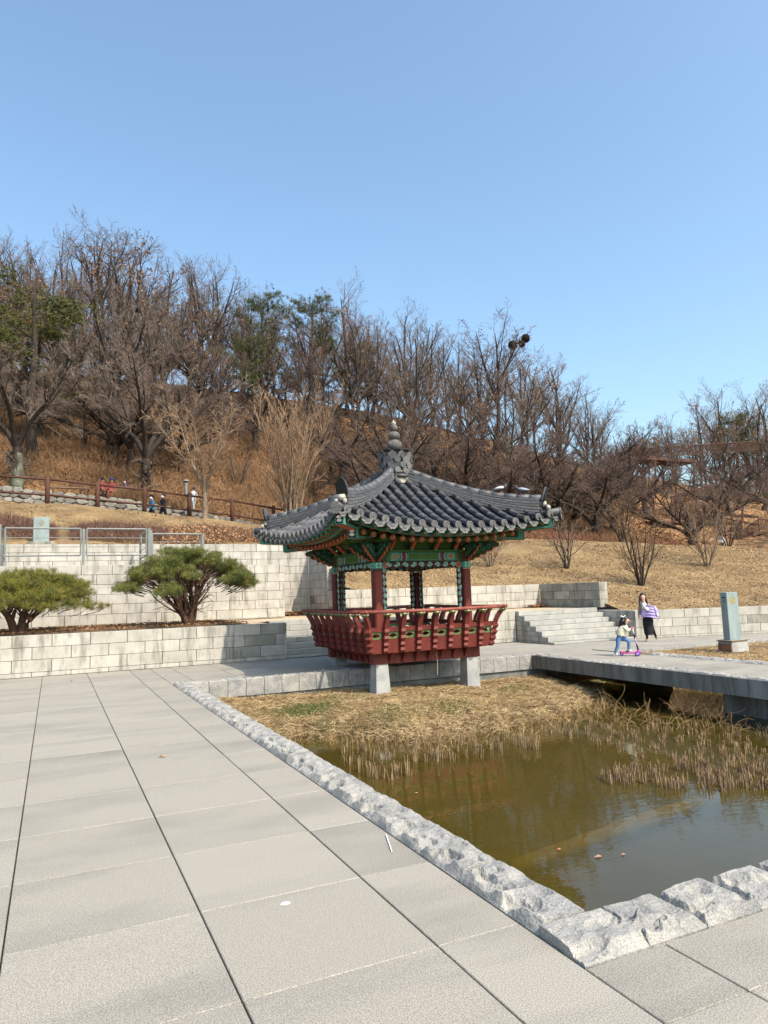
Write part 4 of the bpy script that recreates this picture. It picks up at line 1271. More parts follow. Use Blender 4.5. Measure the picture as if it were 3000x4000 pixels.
def make_tree(seed, trunks, specs, split, sides=(7, 5, 4, 3, 3, 3), tsides=8, minr=.004):
    """trunks: list of (points, r0, r1). returns trunk (v,f), crown (v,f), tips"""
    r = np.random.default_rng(seed)
    lv = []
    K = max(len(t[0]) for t in trunks)
    Pn, Rn, Ln = [], [], []
    for pts, r0, r1 in trunks:
        pts = np.array(pts, float)
        s = np.linspace(0, len(pts)-1, K*2)
        q = np.stack([np.interp(s, np.arange(len(pts)), pts[:, c]) for c in range(3)], 1)
        q[1:-1] += r.normal(0, .012*np.linalg.norm(pts[-1]-pts[0]), q[1:-1].shape)*np.array([1, 1, .2])
        q[1:-1] = (q[:-2]+q[1:-1]*2+q[2:])/4
        Pn.append(q); rr = np.linspace(0, 1, K*2); Rn.append(r0*(1-rr)**.85*(1-r1/r0)+r1+r0*.35*np.exp(-rr*30)); Ln.append(np.linalg.norm(np.diff(q, axis=0), axis=1).sum())
    Pn, Rn, Ln = np.array(Pn), np.array(Rn), np.array(Ln)
    lv.append((Pn, Rn))
    for sp in specs:
        Pn, Rn, Ln = spawn(r, Pn, Rn, Ln, sp); Rn = np.maximum(Rn, minr)
        lv.append((Pn, Rn))
    tr = [tubes(P_, R_, tsides if i == 0 else sides[i-1]) for i, (P_, R_) in enumerate(lv[:split])]
    cr = [tubes(P_, R_, sides[i+split-1]) for i, (P_, R_) in enumerate(lv[split:])]
    return merge(tr), merge(cr), lv[-1][0].reshape(-1, 3)
def leaves_np(r, pts, n, size, spread, droop=.3):
    q = pts[r.integers(0, len(pts), n)]+r.normal(0, spread, (n, 3))
    a = nrm(r.normal(0, 1, (n, 3))); b = nrm(np.cross(a, r.normal(0, 1, (n, 3))))
    s = size*r.uniform(.6, 1.4, (n, 1))
    V = np.stack([q-a*s*.5, q+b*s*.33, q+a*s*.5, q-b*s*.33], 1).reshape(-1, 3)
    return V, np.arange(n*4).reshape(n, 4)

PROTO = {}
def proto(name, tm, cm_, mt, mc, leaves=None, lm=None):
    d = {'trunk': mesh_np('trunk', *tm, [mt], True), 'crown': mesh_np('crown', *cm_, [mc], False)}
    if leaves is not None: d['leaves'] = mesh_np('leaves', *leaves, [lm or DRYLEAF])
    PROTO[name] = d
def plant(pname, name, label, loc, h=1.0, rz=0, cat='tree', group=None, tilt=(0, 0), sx=1, leaves=True):
    t = empty(name, loc, 0, label=label, cat=cat, group=group)
    t.rotation_euler = (tilt[0], tilt[1], rz); t.scale = (h*sx, h*sx, h)
    for k, me in PROTO[pname].items():
        if k == 'leaves' and not leaves: continue
        link(k, me, t)
    return t
r_ = np.random.default_rng(5)
# tall oak-like trees, unit height about 1 (scaled by height)
def tall(seed, fork=.42, spread=.16, n=4, lean=0, leafy=0, slender=1.0):
    r = np.random.default_rng(seed); tr = []
    top = (lean+r.normal(0, .02), r.normal(0, .02), .88)
    tr.append(([(0, 0, -.02), (.01+lean*.1, 0, fork*.5), (lean*.4, 0, fork), (lean*.7+r.normal(0, .02), r.normal(0, .02), .66), top], .0125*slender, .002))
    for i in range(n):
        a = 2*PI*i/n+r.uniform(-.4, .4); s = spread*r.uniform(.7, 1.3); z0 = fork*r.uniform(.55, 1.1)
        c, d = math.cos(a), math.sin(a)
        tr.append(([(lean*z0, 0, z0), (c*s*.35+lean*z0, d*s*.35, z0+.13), (c*s*.75+lean*.7, d*s*.75, z0+.30), (c*s*1.05+lean, d*s*1.05, min(.86, z0+.44+r.uniform(-.06, .05)))], .0075*slender, .0015))
    specs = [(9, .25, .98, .62, .18, .40, 5, .55, .10, .14), (5, .2, .98, .6, .2, .50, 4, .60, .12, .10), (4, .15, .98, .65, .25, .55, 3, .62, .14, .06), (3, .1, .98, .7, .3, .6, 3, .7, .16, .05)]
    t_, c2, tips = make_tree(seed, tr, specs, 2, sides=(5, 4, 3, 3, 3), minr=.00048)
    lf = None
    if leafy: lf = leaves_np(r, tips[len(tips)//3:], leafy, .011, .006)
    return t_, c2, lf
for i, (fk, sp, n, ln, lf, sl_) in enumerate(((.30, .17, 5, 0, 60, 1.0), (.42, .14, 4, .04, 120, 1.0), (.25, .22, 5, -.05, 60, 1.1), (.5, .11, 3, .02, 200, .9), (.34, .19, 4, .08, 700, 1.0), (.2, .24, 6, 0, 300, .9))):
    a_, b_, c3 = tall(40+i, fk, sp, n, ln, lf, sl_)
    proto('tall%d' % i, a_, b_, BARK, TWIG if i % 2 == 0 else TWIGR, c3)
# spreading cherry-like trees with dark trunk, built at real size (about 7 m)
def cherry(seed, low=1.6, rad_=3.6, h=5.2, n=5):
    r = np.random.default_rng(seed); tr = [([(0, 0, -.3), (.05, 0, .6), (.0, .05, low)], .27, .19)]
    for i in range(n):
        a = 2*PI*(i+.3)/n+r.uniform(-.3, .3); c, d = math.cos(a), math.sin(a); R = rad_*r.uniform(.75, 1.1); hh = h*r.uniform(.75, 1)
        tr.append(([(0, .05, low-.15), (c*R*.22, d*R*.22, low+hh*.18), (c*R*.55, d*R*.55, low+(hh-low)*.45), (c*R*.85, d*R*.85, low+(hh-low)*.72), (c*R*1.1, d*R*1.1, low+(hh-low)*.95)], .135, .02))
    specs = [(9, .25, .98, .75, .2, .42, 6, .5, .11, .05), (7, .15, .98, .7, .2, .5, 5, .5, .12, .04), (6, .15, .98, .65, .2, .55, 3, .55, .12, .03), (4, .1, .98, .6, .2, .55, 3, .6, .14, .03)]
    return make_tree(seed, tr, specs, 2, sides=(5, 4, 3, 3, 3), minr=.0065)[:2]
proto('cherry0', *cherry(71), BARK, TWIGR)
proto('cherry1', *cherry(72, 1.2, 4.2, 4.6, 5), BARK, TWIGR)
proto('cherry2', *cherry(75, 2.2, 3.4, 6.4, 4), BARK, TWIG)
# small multi-stemmed trees on the lawn (about 3 m)
def multi(seed, n=5, R=1.2, h=2.9):
    r = np.random.default_rng(seed); tr = []
    for i in range(n):
        a = 2*PI*i/n+r.uniform(-.5, .5); c, d = math.cos(a), math.sin(a); q = R*r.uniform(.5, 1.0); hh = h*r.uniform(.7, .95)
        tr.append(([(c*.06, d*.06, -.1), (c*q*.25, d*q*.25, hh*.22), (c*q*.6, d*q*.6, hh*.6), (c*q*.8, d*q*.8, hh)], .045, .008))
    specs = [(8, .2, .95, .6, .18, .42, 5, .55, .1, .09), (5, .2, .98, .55, .2, .5, 4, .55, .12, .08), (4, .2, .98, .6, .2, .5, 3, .6, .12, .06)]
    t_, c2, tips = make_tree(seed, tr, specs, 2, sides=(4, 3, 3, 3), tsides=6, minr=.0055)
    return t_, c2, leaves_np(r, tips, 500, .035, .01)
for i in range(3):
    a_, b_, c3 = multi(90+i, 4+i, 1.2+.15*i, 2.8+.2*i); proto('multi%d' % i, a_, b_, TANT if i == 1 else BARK, mat('lawn_tree_twigs%d' % i, (.19, .125, .075), (.12, .075, .045), rough=1) if i else TWIG, c3, PALELEAF)
# tan trees behind the left wall
def tan(seed):
    r = np.random.default_rng(seed)
    tr = [([(0, 0, -.3), (.02, 0, .7), (.0, 0, 1.5)], .115, .09)]
    for i in range(6):
        a = 2*PI*i/6+r.uniform(-.3, .3); c, d = math.cos(a), math.sin(a); R = 1.9*r.uniform(.6, 1.1)
        tr.append(([(0, 0, 1.3), (c*R*.25, d*R*.25, 2.0), (c*R*.65, d*R*.65, 3.1), (c*R, d*R, 4.3*r.uniform(.85, 1.1))], .062, .012))
    specs = [(8, .2, .98, .65, .2, .42, 5, .5, .1, .08), (6, .2, .98, .65, .2, .5, 4, .5, .14, .05), (5, .2, .98, .7, .2, .5, 3, .6, .14, .03)]
    return make_tree(seed, tr, specs, 2, sides=(5, 3, 3, 3), minr=.008)[:2]
proto('tan0', *tan(61), TANT, TANB)
def broom(seed):
    r = np.random.default_rng(seed); tr = []
    for i in range(13):
        a = 2*PI*i/13+r.uniform(-.3, .3); c, d = math.cos(a), math.sin(a); R = 1.9*r.uniform(.25, 1.0); hh = r.uniform(4.2, 5.0)
        tr.append(([(c*.12, d*.12, -.2), (c*R*.22, d*R*.22, 1.3), (c*R*.6, d*R*.6, 3.0), (c*R*1.0, d*R*1.0, hh)], .055, .012))
    specs = [(9, .18, .98, .42, .12, .42, 5, .5, .06, .10), (5, .2, .98, .42, .15, .45, 4, .55, .08, .08), (3, .2, .98, .5, .15, .5, 3, .6, .08, .06)]
    return make_tree(seed, tr, specs, 2, sides=(4, 3, 3, 3), tsides=6, minr=.009)[:2]
proto('broom0', *broom(64), TANT, TANB)
# hillside conifers
def needles_at(r, C, n, L, w, updir=.55, spread=1.0):
    """n needles per tuft at centres C"""
    B = len(C); D = nrm(r.normal(0, spread, (B, n, 3))+np.array([0, 0, updir]))
    l = L*r.uniform(.7, 1.2, (B, n, 1)); side_ = nrm(np.cross(D, r.normal(0, 1, (B, n, 3))))*w
    b0 = C[:, None]+r.normal(0, L*.25, (B, n, 3))
    V = np.stack([b0-side_, b0+side_, b0+D*l], 2).reshape(-1, 3)
    return V, np.arange(B*n*3).reshape(-1, 3)
def conifer(seed, H=9, R=2.6, lo=.35, clumps=30, tufts=26, dens=15):
    r = np.random.default_rng(seed)
    tr = [([(0, 0, -.3), (.1, 0, H*.35), (-.1, .1, H*.7), (.05, 0, H)], .2, .03)]
    specs = [(16, lo, .98, 1.15, .2, .33, 5, .4, .08, .05), (5, .3, .98, .7, .2, .5, 4, .5, .1, .05)]
    t_, c2, tips = make_tree(seed, tr, specs, 1, sides=(4, 3), minr=.012)
    z = tips[:, 2]; tips = tips[z > H*lo]
    C = tips[r.integers(0, len(tips), clumps*tufts)]+r.normal(0, .22, (clumps*tufts, 3))*np.array([1.2, 1.2, .5])
    return t_, c2, needles_at(r, C, dens, .20, .016)
for i, (h, lo) in enumerate(((9, .45), (7.5, .35))):
    t_, c2, nd = conifer(120+i, h, lo=lo)
    PROTO['conifer%d' % i] = {'trunk': mesh_np('trunk', *t_, [BARK], True), 'branches': mesh_np('branches', *c2, [BARK]), 'needles': mesh_np('needles', *nd, [NEEDLED if i else mat('hill_pine_needles', (.115, .115, .025), (.06, .07, .02), scale=.8, rough=.8)])}

# ---- the two low umbrella pines
def umbrella(loc, rx, ry, h, ztop_, zlow, seed, nm, label, needle, tufts=1500, nstem=7, stemr=.07, skew=0):
    r = np.random.default_rng(seed)
    t = empty('pine_tree', loc, 0, label=label, cat='pine tree')
    tr = []
    for i in range(nstem):
        a = 2*PI*i/nstem+r.uniform(-.3, .3); c, d = math.cos(a), math.sin(a); q = r.uniform(.35, .8)
        tr.append(([(c*.05, d*.05, -.12), (c*.16, d*.14, h*.12), (c*rx*q*.33+.05*r.normal(), d*ry*q*.33, h*.30), (c*rx*q*.66, d*ry*q*.66, zlow+.10*h), (c*rx*q, d*ry*q, zlow+(ztop_-zlow)*(.55-.3*q))], stemr*r.uniform(.7, 1.2), .014))
    specs = [(8, .3, .98, .7, .2, .42, 5, .55, .14, .05), (5, .2, .98, .7, .2, .55, 4, .55, .14, .08)]
    t_, c2, tips = make_tree(seed, tr, specs, 1, sides=(5, 3), tsides=8, minr=.007)
    link('trunk', mesh_np('trunk', *t_, [PBARK], True), t); link('branches', mesh_np('branches', *c2, [PBARK]), t)
    # clumped canopy: flat pads at several heights following a dome
    pads = []
    for i in range(96):
        a = r.uniform(0, 2*PI); q = math.sqrt(r.uniform(0, 1))
        zt = zlow+(ztop_-zlow)*(1-.85*q**2.4)
        z = zt-r.uniform(0, .45)*(ztop_-zlow)*(1-.5*q)
        pads.append((q*rx*math.cos(a), q*ry*math.sin(a), z, r.uniform(.26, .46)*rx/2))
    pads = np.array(pads)
    pi = r.integers(0, len(pads), tufts)
    w = pads[pi]
    off = r.normal(0, 1, (tufts, 3)); off = off/np.linalg.norm(off, axis=1, keepdims=True)*r.uniform(.25, 1, (tufts, 1))**.5
    C = w[:, :3]+off*w[:, 3:4]*np.array([1.1, 1.1, .38])
    V, F = needles_at(r, C, 36, .105, .0040, .5, .85)
    link('needles', mesh_np('needles', V, F, [needle]), t)
    # shoots carrying the tufts
    sh = []
    near = C[r.integers(0, len(C), 260)]
    st = near*np.array([.72, .72, 1])-np.array([0, 0, .22]); mid = (near+st)/2-np.array([0, 0, .05])
    v, f = tubes(np.stack([st, mid, near], 1), np.tile(np.array([.012, .009, .005]), (260, 1)), 3)
    link('shoots', mesh_np('shoots', v, f, [PBARK]), t)
    return t
umbrella((3.42, 20.2, TZ+.02), 1.72, 1.5, 2.2, 2.10, 1.0, 31, 'a', 'round green pine with many bare stems below a flat wide crown, right of the other', NEEDLE, 2700, 12, .07)
umbrella((-.78, 20.3, TZ+.02), 1.86, 1.5, 1.8, 1.62, .58, 33, 'b', 'yellowish low round pine at the left edge above the block wall', NEEDLEY, 3000, 5, .115)

# ---- trees: special ones
def on(x, y): return (x, y, tz(x, y))
def pxtree(px_, py_, Y): p = at_y(px_, py_, Y); return (p[0], Y, p[2])
def gpx(px_, Y): p = at_y(px_, 2000, Y); return (p[0], Y, tz(p[0], Y))
g = 'bare trees crowding the wooded hill'
def up(p, dz): return (p[0], p[1], p[2]+dz)
t_ = plant('cherry2', 'cherry_tree', 'big dark bare tree with a pale greenish trunk at far left by the stone wall', gpx(62, 39.6), 1.05, 0.6)
b = MB(); b.tube([(0, 0, -.2), (.03, 0, .3), (.05, 0, 1.0), (.03, .03, 1.75)], [.33, .285, .235, .20], 12); b.obj('lichen_patch', LICHEN, t_, True)
bpy.context.view_layer.update()
plant('cherry2', 'cherry_tree', 'big dark forked bare tree right behind the walking couple', gpx(572, 40.2), 1.12, 2.3)
plant('tan0', 'small_tree', 'tan small bare tree with a smooth trunk just in front of the brown rail fence', gpx(798, 33.2), 1.12, 1.0)
plant('broom0', 'small_tree', 'tall tan broom-shaped bare tree with many upright stems left of the pavilion finial', gpx(1135, 33.5), 1.22, .4)
plant('cherry1', 'cherry_tree', 'dark spreading bare tree whose leaning trunk rises behind the right roof corner', gpx(2165, 41), 1.5, .9, tilt=(0, .12))
plant('cherry0', 'cherry_tree', 'dark wide bare tree left of the brown wooden stairs', gpx(2330, 38), 1.25, 2.6, tilt=(0, .1))
plant('cherry1', 'cherry_tree', 'dark spreading bare tree in front of the wooden stair landing', gpx(2690, 37), 1.1, 4.1)
plant('cherry0', 'cherry_tree', 'low wide bare tree at the right edge in front of the wooden stair flight', gpx(3090, 37), 1.25, 5.2)
plant('cherry0', 'cherry_tree', 'bare spreading tree behind the finial, just right of the tan broom-shaped tree', gpx(1500, 42), 1.35, 3.3)
plant('cherry1', 'cherry_tree', 'bare spreading tree on the slope above the right roof ridge', gpx(1820, 44), 1.4, 1.3)
# lawn trees
for (pn, px_, Y, s, rz, lab) in (('multi0', 2200, 24.0, .95, .3, 'small bare two-stemmed tree on the lawn nearest the roof corner'),
        ('multi2', 2485, 20.6, .98, 1.7, 'small many-stemmed bare tree on the lawn above the walking woman'),
        ('multi1', 2745, 22.0, .95, 4.0, 'small pale-stemmed bare tree on the lawn left of the grey pillar'),
        ('multi0', 2835, 28.0, .95, 2.0, 'small bare tree on the crest of the lawn by the foot of the wooden stairs'),
        ('multi1', 1905, 26.0, .9, 3.0, 'small bare forked tree on the lawn just under the right eave'),
        ('multi2', 2420, 29.0, .9, 5.0, 'small bare tree on the lawn crest behind the many-stemmed one'),
        ('multi1', 3030, 26.0, .95, 5.5, 'small bare tree leaning in from the right edge of the lawn')):
    plant(pn, 'small_tree', lab, gpx(px_, Y), s, rz, group='small bare trees on the dry lawn')
# tree with two bird nests
NESTC = mat('nest_sticks', (.035, .025, .02), rough=1)
nt_ = plant('tall1', 'tall_tree', 'tall bare tree holding the dark birds nests, right of the pavilion finial', gpx(1950, 60), (at_y(2000, 1268, 60)[2]-gpx(1950, 60)[2])*1.04, .2, sx=1.5, tilt=(0, .04))
for i, (px_, py_, s) in enumerate(((2003, 1349, .48), (2038, 1343, .34), (2053, 1322, .44))):
    r = np.random.default_rng(300+i); n = 420
    D = nrm(r.normal(0, 1, (n, 3))); C = D*r.uniform(.3, 1, (n, 1))*s*np.array([1, 1, 1.05]); T = nrm(np.cross(D, r.normal(0, 1, (n, 3))))
    v, f = tubes(np.stack([C-T*.28*s/.5, C+T*.28*s/.5], 1), np.full((n, 2), .035), 3)
    p = at_y(px_, py_, 60)
    tag(link('bird_nest', mesh_np('bird_nest', v, f, [NESTC]), None, tuple(p)), ['round dark nest, leftmost in the tree top', 'lower small dark nest between the other two', 'upper right dark nest in the tree top'][i], 'bird nest', 'stick nests in the tall tree')
# wooded hill: rows of tall trees whose tops follow the skyline
sky_pts = [(-200, 900), (0, 880), (120, 960), (260, 840), (500, 850), (700, 960), (900, 960), (1020, 1150), (1130, 1120), (1250, 1150), (1370, 1070), (1500, 1180), (1600, 1130), (1750, 1210), (1850, 1300), (1980, 1260), (2100, 1320), (2200, 1390), (2300, 1480), (2400, 1600), (2500, 1680), (2600, 1650), (2700, 1560), (2800, 1520), (2900, 1450), (3050, 1460), (3300, 1550)]
sx_, sy_ = zip(*sky_pts)
gi = 0
ROWN = ('along the crest', 'on the upper slope', 'on the middle slope', 'low on the slope')
def zone(x): return ('at the far left' if x < 420 else 'above the rail fence' if x < 900 else 'behind the tan broom-shaped tree' if x < 1330 else 'behind the pavilion finial' if x < 1700 else 'above the right roof ridge' if x < 2150 else 'left of the wooden staircase' if x < 2520 else 'at the right above the wooden staircase')
for row, (Y, stp, fr) in enumerate(((67, 108, .96), (60, 140, .90), (53, 185, .80), (46, 260, .66))):
    px_ = -180+row*37
    while px_ < 3250:
        x = px_+rng.uniform(-28, 28)
        p = gpx(x, Y+rng.uniform(-2, 2))
        top = np.interp(x, sx_, sy_)
        d = px_ray(x, top); zt = CAM_H+d[2]*p[1]/d[1]
        h = (zt-p[2])*fr*rng.uniform(.86, 1.06)
        if h < 3.0: h = rng.uniform(3.2, 4.5)
        h = min(h, 18)
        if not (row == 3 and (x > 2300 or 1000 < x < 1250)):
            pn = 'tall%d' % rng.choice([0, 1, 2, 3, 4, 5, 0, 2] if x < 1700 else [0, 4, 5, 2, 4])
            lb = 'tall bare tree %s %s' % (ROWN[row], zone(x)); plant(pn, 'tall_tree', lb, p, h, rng.uniform(0, 6.28), group=lb.replace('tall bare tree', 'tall bare trees'), sx=rng.uniform(1.0, 1.35)*(1.25 if h < 7 else 1), tilt=(rng.uniform(-.05, .05), rng.uniform(-.05, .09)))
        px_ += stp*rng.uniform(.8, 1.2)
for (pn, px_, Y, top, lab) in (('conifer0', 120, 44, 1150, 'tall yellow-green pine at far left among the bare trees'), ('conifer1', 1230, 60, 1190, 'sparse dark pine on the hill above the broom-shaped tree'),
        ('conifer1', 1030, 58, 1180, 'dull green pine on the hill left of the dark one'), ('conifer1', 1450, 62, 1370, 'small dull pine on the hill just left of the finial'),
        ('conifer1', 2900, 58, 1640, 'dark pine with a rusty crown near the right edge'), ('conifer0', 320, 46, 1500, 'low yellowish pine behind the big dark tree at left'), ('conifer1', 960, 52, 1340, 'dark pine low on the hill, above the small tan tree')):
    p = gpx(px_, Y); d = px_ray(px_, top); zt = CAM_H+d[2]*Y/d[1]
    plant(pn, 'pine_tree', lab, p, (zt-p[2])/(9 if pn == 'conifer0' else 7.5), rng.uniform(0, 6), sx=1.5 if px_ < 400 else .85)

for i, (px_, Y, s, rz, lab) in enumerate(((1700, 48, 1.2, 1, 'wide dense bare tree on the slope just left of the nest tree'), (2030, 46, 1.15, 2.2, 'wide dense bare tree on the slope above the pigeons'), (2250, 44, 1.15, 3.4, 'wide dense bare tree right of the roof corner'), (2350, 52, 1.1, .4, 'wide dense bare tree at the foot of the wooden top deck'), (2800, 43, 1.0, 5.3, 'wide dense bare tree in front of the wooden middle flight'), (2520, 46, 1.0, 2.9, 'wide dense bare tree just left of the stair landing'))):
    plant('cherry%d' % (i % 2), 'cherry_tree', lab, gpx(px_, Y), s, rz, sx=1.1)
for i in range(24):
    x = -150+2250*(i+rng.uniform(0, .8))/24
    plant(rng.choice(['cherry0', 'cherry1', 'multi2']), 'small_tree', 'low bushy bare tree on the crest line '+zone(x), gpx(x, rng.uniform(62, 66)), rng.uniform(.7, 1.0), rng.uniform(0, 6), group='low bushy bare trees on the crest line '+zone(x), leaves=False)
# understorey of small bare trees between the trunks
for i in range(36):
    x = -150+3300*(i+rng.uniform(0, .8))/36; Y = rng.choice([41.5, 44, 47, 50, 54])
    if Y < 43 and x < 900: Y = 45
    if x > 2400 and Y < 45: continue
    pk = rng.choice(['cherry0', 'multi0', 'cherry1', 'cherry0', 'multi2']); kd = 'wide-crowned' if pk[0] == 'c' else 'many-stemmed'; dz_ = 'in front' if Y < 46 else 'farther back'
    plant(pk, 'small_tree', kd+' low bare tree '+dz_+' '+zone(x), gpx(x, Y), rng.uniform(.8, 1.15), rng.uniform(0, 6), group=kd+' bare trees low '+dz_+' '+zone(x), leaves=False, sx=1.1)
# ---- hedges and underbrush
def brush(name, label, boxes, n, L, w, m, kind='stuff', up_=.9, seed=1, cat=None, leaves=0, lm=None, lsize=.05):
    r = np.random.default_rng(seed); Cs = []
    for (x0, x1, y0, y1, hh) in boxes:
        k = int(n*(x1-x0)*(y1-y0)/sum((b[1]-b[0])*(b[3]-b[2]) for b in boxes))
        x = r.uniform(x0, x1, k); y = r.uniform(y0, y1, k)
        ex = 1-(2*(x-x0)/(x1-x0)-1)**4; ey = 1-(2*(y-y0)/(y1-y0)-1)**2*.7
        C = np.stack([x, y, TER(np.stack([x, y], 1))+hh*ex*ey*r.uniform(0, 1, k)**.6], 1); Cs.append(C)
    C = np.concatenate(Cs); k = len(C)
    D = nrm(r.normal(0, .55, (k, 3))+np.array([0, 0, up_])); l = L*r.uniform(.6, 1.3, (k, 1)); s = nrm(np.cross(D, r.normal(0, 1, (k, 3))))*w
    V = np.stack([C-s, C+s, C+D*l], 1).reshape(-1, 3); F = np.arange(k*3).reshape(-1, 3)
    o = link(name, mesh_np(name, V, F, [m])); tag(o, label, kind=kind)
    if leaves:
        v, f = leaves_np(r, C, leaves, lsize, .05)
        link('leaves', mesh_np('leaves', v, f, [lm]), o)
    return o
HEDGE = mat('hedge_twigs', (.17, .095, .07), (.10, .055, .042), scale=2, rough=1)
brush('hedge', 'purplish-brown bare hedge bushes behind the left railing', [(-7, .1, 27.8, 30.3, .62), (.5, 4.3, 27.8, 30.0, .55)], 22000, .24, .009, HEDGE, leaves=900, lm=PALELEAF)
brush('leafy_hedge', 'low hedge full of pale curled orange leaves above the high block wall', [(3.6, 9.2, 27.0, 30.6, .60)], 8000, .2, .009, HEDGE, leaves=9000, lm=PALELEAF, lsize=.085, seed=2)
brush('undergrowth', 'brown bushy undergrowth on the slope above the stone wall', [(-16, 12, 39.4, 42.5, .9), (-18, 16, 42.5, 47, .9), (-20, 24, 47, 58, .9), (10, 22, 38, 47, .9), (20, 40, 36, 44, .9), (20, 44, 44, 56, .9), (3.5, 8, 39.0, 39.7, 1.5)], 175000, .55, .013, mat('undergrowth_twigs', (.27, .158, .082), (.155, .09, .05), scale=.7, detail=6, rough=1), seed=3)
brush('undergrowth', 'reddish low brush beside the path right of the fence', [(9, 16, 34.3, 36.0, .7), (12, 24, 33.0, 35.0, .5), (20, 36, 30.5, 33.5, .55)], 16000, .4, .010, mat('red_brush_twigs', (.22, .075, .05), (.19, .12, .06), scale=.9, rough=1), seed=4)
brush('low_brush', 'low brown brush hiding the legs of the seated people', [(2.6, 7.0, 39.15, 39.7, .75)], 5000, .34, .012, mat('low_brush_twigs', (.26, .16, .08), (.15, .09, .05), scale=1.2, rough=1), seed=8)
# leaf litter on the hill and on the lawn
def litter(name, label, fn, n, size, m, seed):
    r = np.random.default_rng(seed); q = fn(r, n); n = len(q)
    a = r.uniform(0, 2*PI, n); s = size*r.uniform(.5, 1.5, n)
    A = np.stack([np.cos(a), np.sin(a), r.normal(0, .35, n)], 1)*s[:, None]; B = np.stack([-np.sin(a), np.cos(a), r.normal(0, .45, n)], 1)*s[:, None]*.6
    q = q+np.array([0, 0, size*.25])
    V = np.stack([q-A, q+B, q+A, q-B], 1).reshape(-1, 3)
    return tag(link(name, mesh_np(name, V, np.arange(4*n).reshape(n, 4), [m])), label, kind='stuff')
def terr(x0, x1, y0, y1, cond=None):
    def fn(r, n):
        x, y = r.uniform(x0, x1, n), r.uniform(y0, y1, n)
        if cond is not None: k = cond(x, y); x, y = x[k], y[k]
        return np.stack([x, y, TER(np.stack([x, y], 1))], 1)
    return fn
litter('fallen_leaves', 'fallen brown leaves covering the wooded slope', terr(-22, 48, 39, 72), 90000, .085, LITTER, 1)
litter('fallen_leaves', 'fallen orange leaves lying over the wooded slope', terr(-22, 48, 39, 72), 30000, .08, DRYLEAF, 2)
litter('fallen_leaves', 'scattered fallen leaves on the dry lawn', terr(9, 34, 16.5, 34, lambda x, y: (y > 22.3) | ((x > 17.2) & (y > walk_y(x)+.3))), 26000, .032, LITTER, 3)
litter('dry_grass_tufts', 'pale dry grass tips on the lawn', terr(9, 34, 16.5, 34, lambda x, y: (y > 22.3) | ((x > 17.2) & (y > walk_y(x)+.3))), 60000, .022, mat('grass_tips', (.52, .38, .20), (.36, .25, .12), scale=.9, rough=1), 4)
litter('fallen_leaves', 'fallen leaves on the grass by the left hedges', terr(-8, 9, 26, 34.5), 5000, .035, LITTER, 6)
litter('fallen_leaves', 'brown leaf heap in the corner of the block walls', lambda r, n: np.stack([8.86-abs(r.normal(0, .75, n))-.03, 25.66-abs(r.normal(0, .3, n)), TZ+r.uniform(0, .12, n)], 1), 900, .05, LITTER, 7)
litter('fallen_leaves', 'brown leaf heap at the foot of the dark stained wall', lambda r, n: np.stack([16.85-abs(r.normal(0, .35, n)), 21.9-abs(r.normal(0, .2, n)), TZ+r.uniform(0, .09, n)], 1), 500, .04, LITTER, 8)
litter('fallen_leaves', 'fallen needles and leaves on the earth under the pines', lambda r, n: np.stack([r.uniform(-4, 4.9, n), r.uniform(19.35, 22.8, n), TZ+.04+r.uniform(0, .03, n)], 1), 6000, .03, LITTER, 9)
litter('grass_blades', 'short dry grass blades on the flat ground by the pillar', lambda r, n: np.stack([13.7+r.uniform(0, 1, n)**1.3*10, r.uniform(8, 14.2, n), np.full(n, -.055)], 1), 45000, .013, mat('dry_blades', (.42, .31, .17), (.28, .17, .08), scale=2, rough=1), 10)

# ---- straw on the pond bank
STRAW = mat('dry_straw', (.46, .345, .19), (.24, .165, .085), scale=2.2, detail=5, rough=.9)
STRAWD = mat('old_brown_straw', (.30, .19, .09), (.20, .125, .055), scale=3, rough=.95)
REED = mat('cut_reed_stems', (.33, .225, .125), (.10, .065, .035), scale=7, rough=.85)
GRASSG = mat('fresh_green_grass', (.07, .105, .025), (.12, .13, .04), scale=7, rough=.9)
def strands(r, C, L, w, flat=.25, dirs=None, bend=.15):
    n = len(C); a = r.uniform(0, 2*PI, n)
    D = nrm(np.stack([np.cos(a), np.sin(a), r.normal(0, flat, n)], 1)) if dirs is None else dirs
    l = (L*r.uniform(.4, 1.3, n))[:, None]; s = nrm(np.cross(D, r.normal(0, 1, (n, 3))))*w
    mid = C+D*l*.5+nrm(r.normal(0, 1, (n, 3)))*l*bend*.5+np.array([0, 0, .01])
    e = C+D*l
    V = np.stack([C-s, C+s, mid-s, mid+s, e], 1).reshape(-1, 3)
    b = np.arange(n)*5
    F = np.concatenate([np.stack([b, b+1, b+3], 1), np.stack([b, b+3, b+2], 1), np.stack([b+2, b+3, b+4], 1)])
    return V, F
def bankpts(r, n, x0, x1, d0, d1, y1=14.9):
    x = r.uniform(x0, x1, n); s = np.array([shore_y(v) for v in x]); y = s+r.uniform(d0, d1, n)
    k = y < y1; x, y = x[k], y[k]
    return np.stack([x, y, [bank_z(a, b) for a, b in zip(x, y)]], 1)
r = np.random.default_rng(77)
C = bankpts(r, 48000, 2.7, 11.4, -.15, 4.4); C[:, 2] += r.uniform(.0, .05, len(C))
V, F = strands(r, C, .12, .0031, .16)
tag(link('straw', mesh_np('straw', V, F, [STRAW])), 'flattened pale yellow straw littering the bank under the pavilion', kind='stuff')
C = bankpts(r, 26000, 2.7, 11.4, -.2, 4.2); C[:, 2] += r.uniform(0, .03, len(C))
V, F = strands(r, C, .14, .0038, .2)
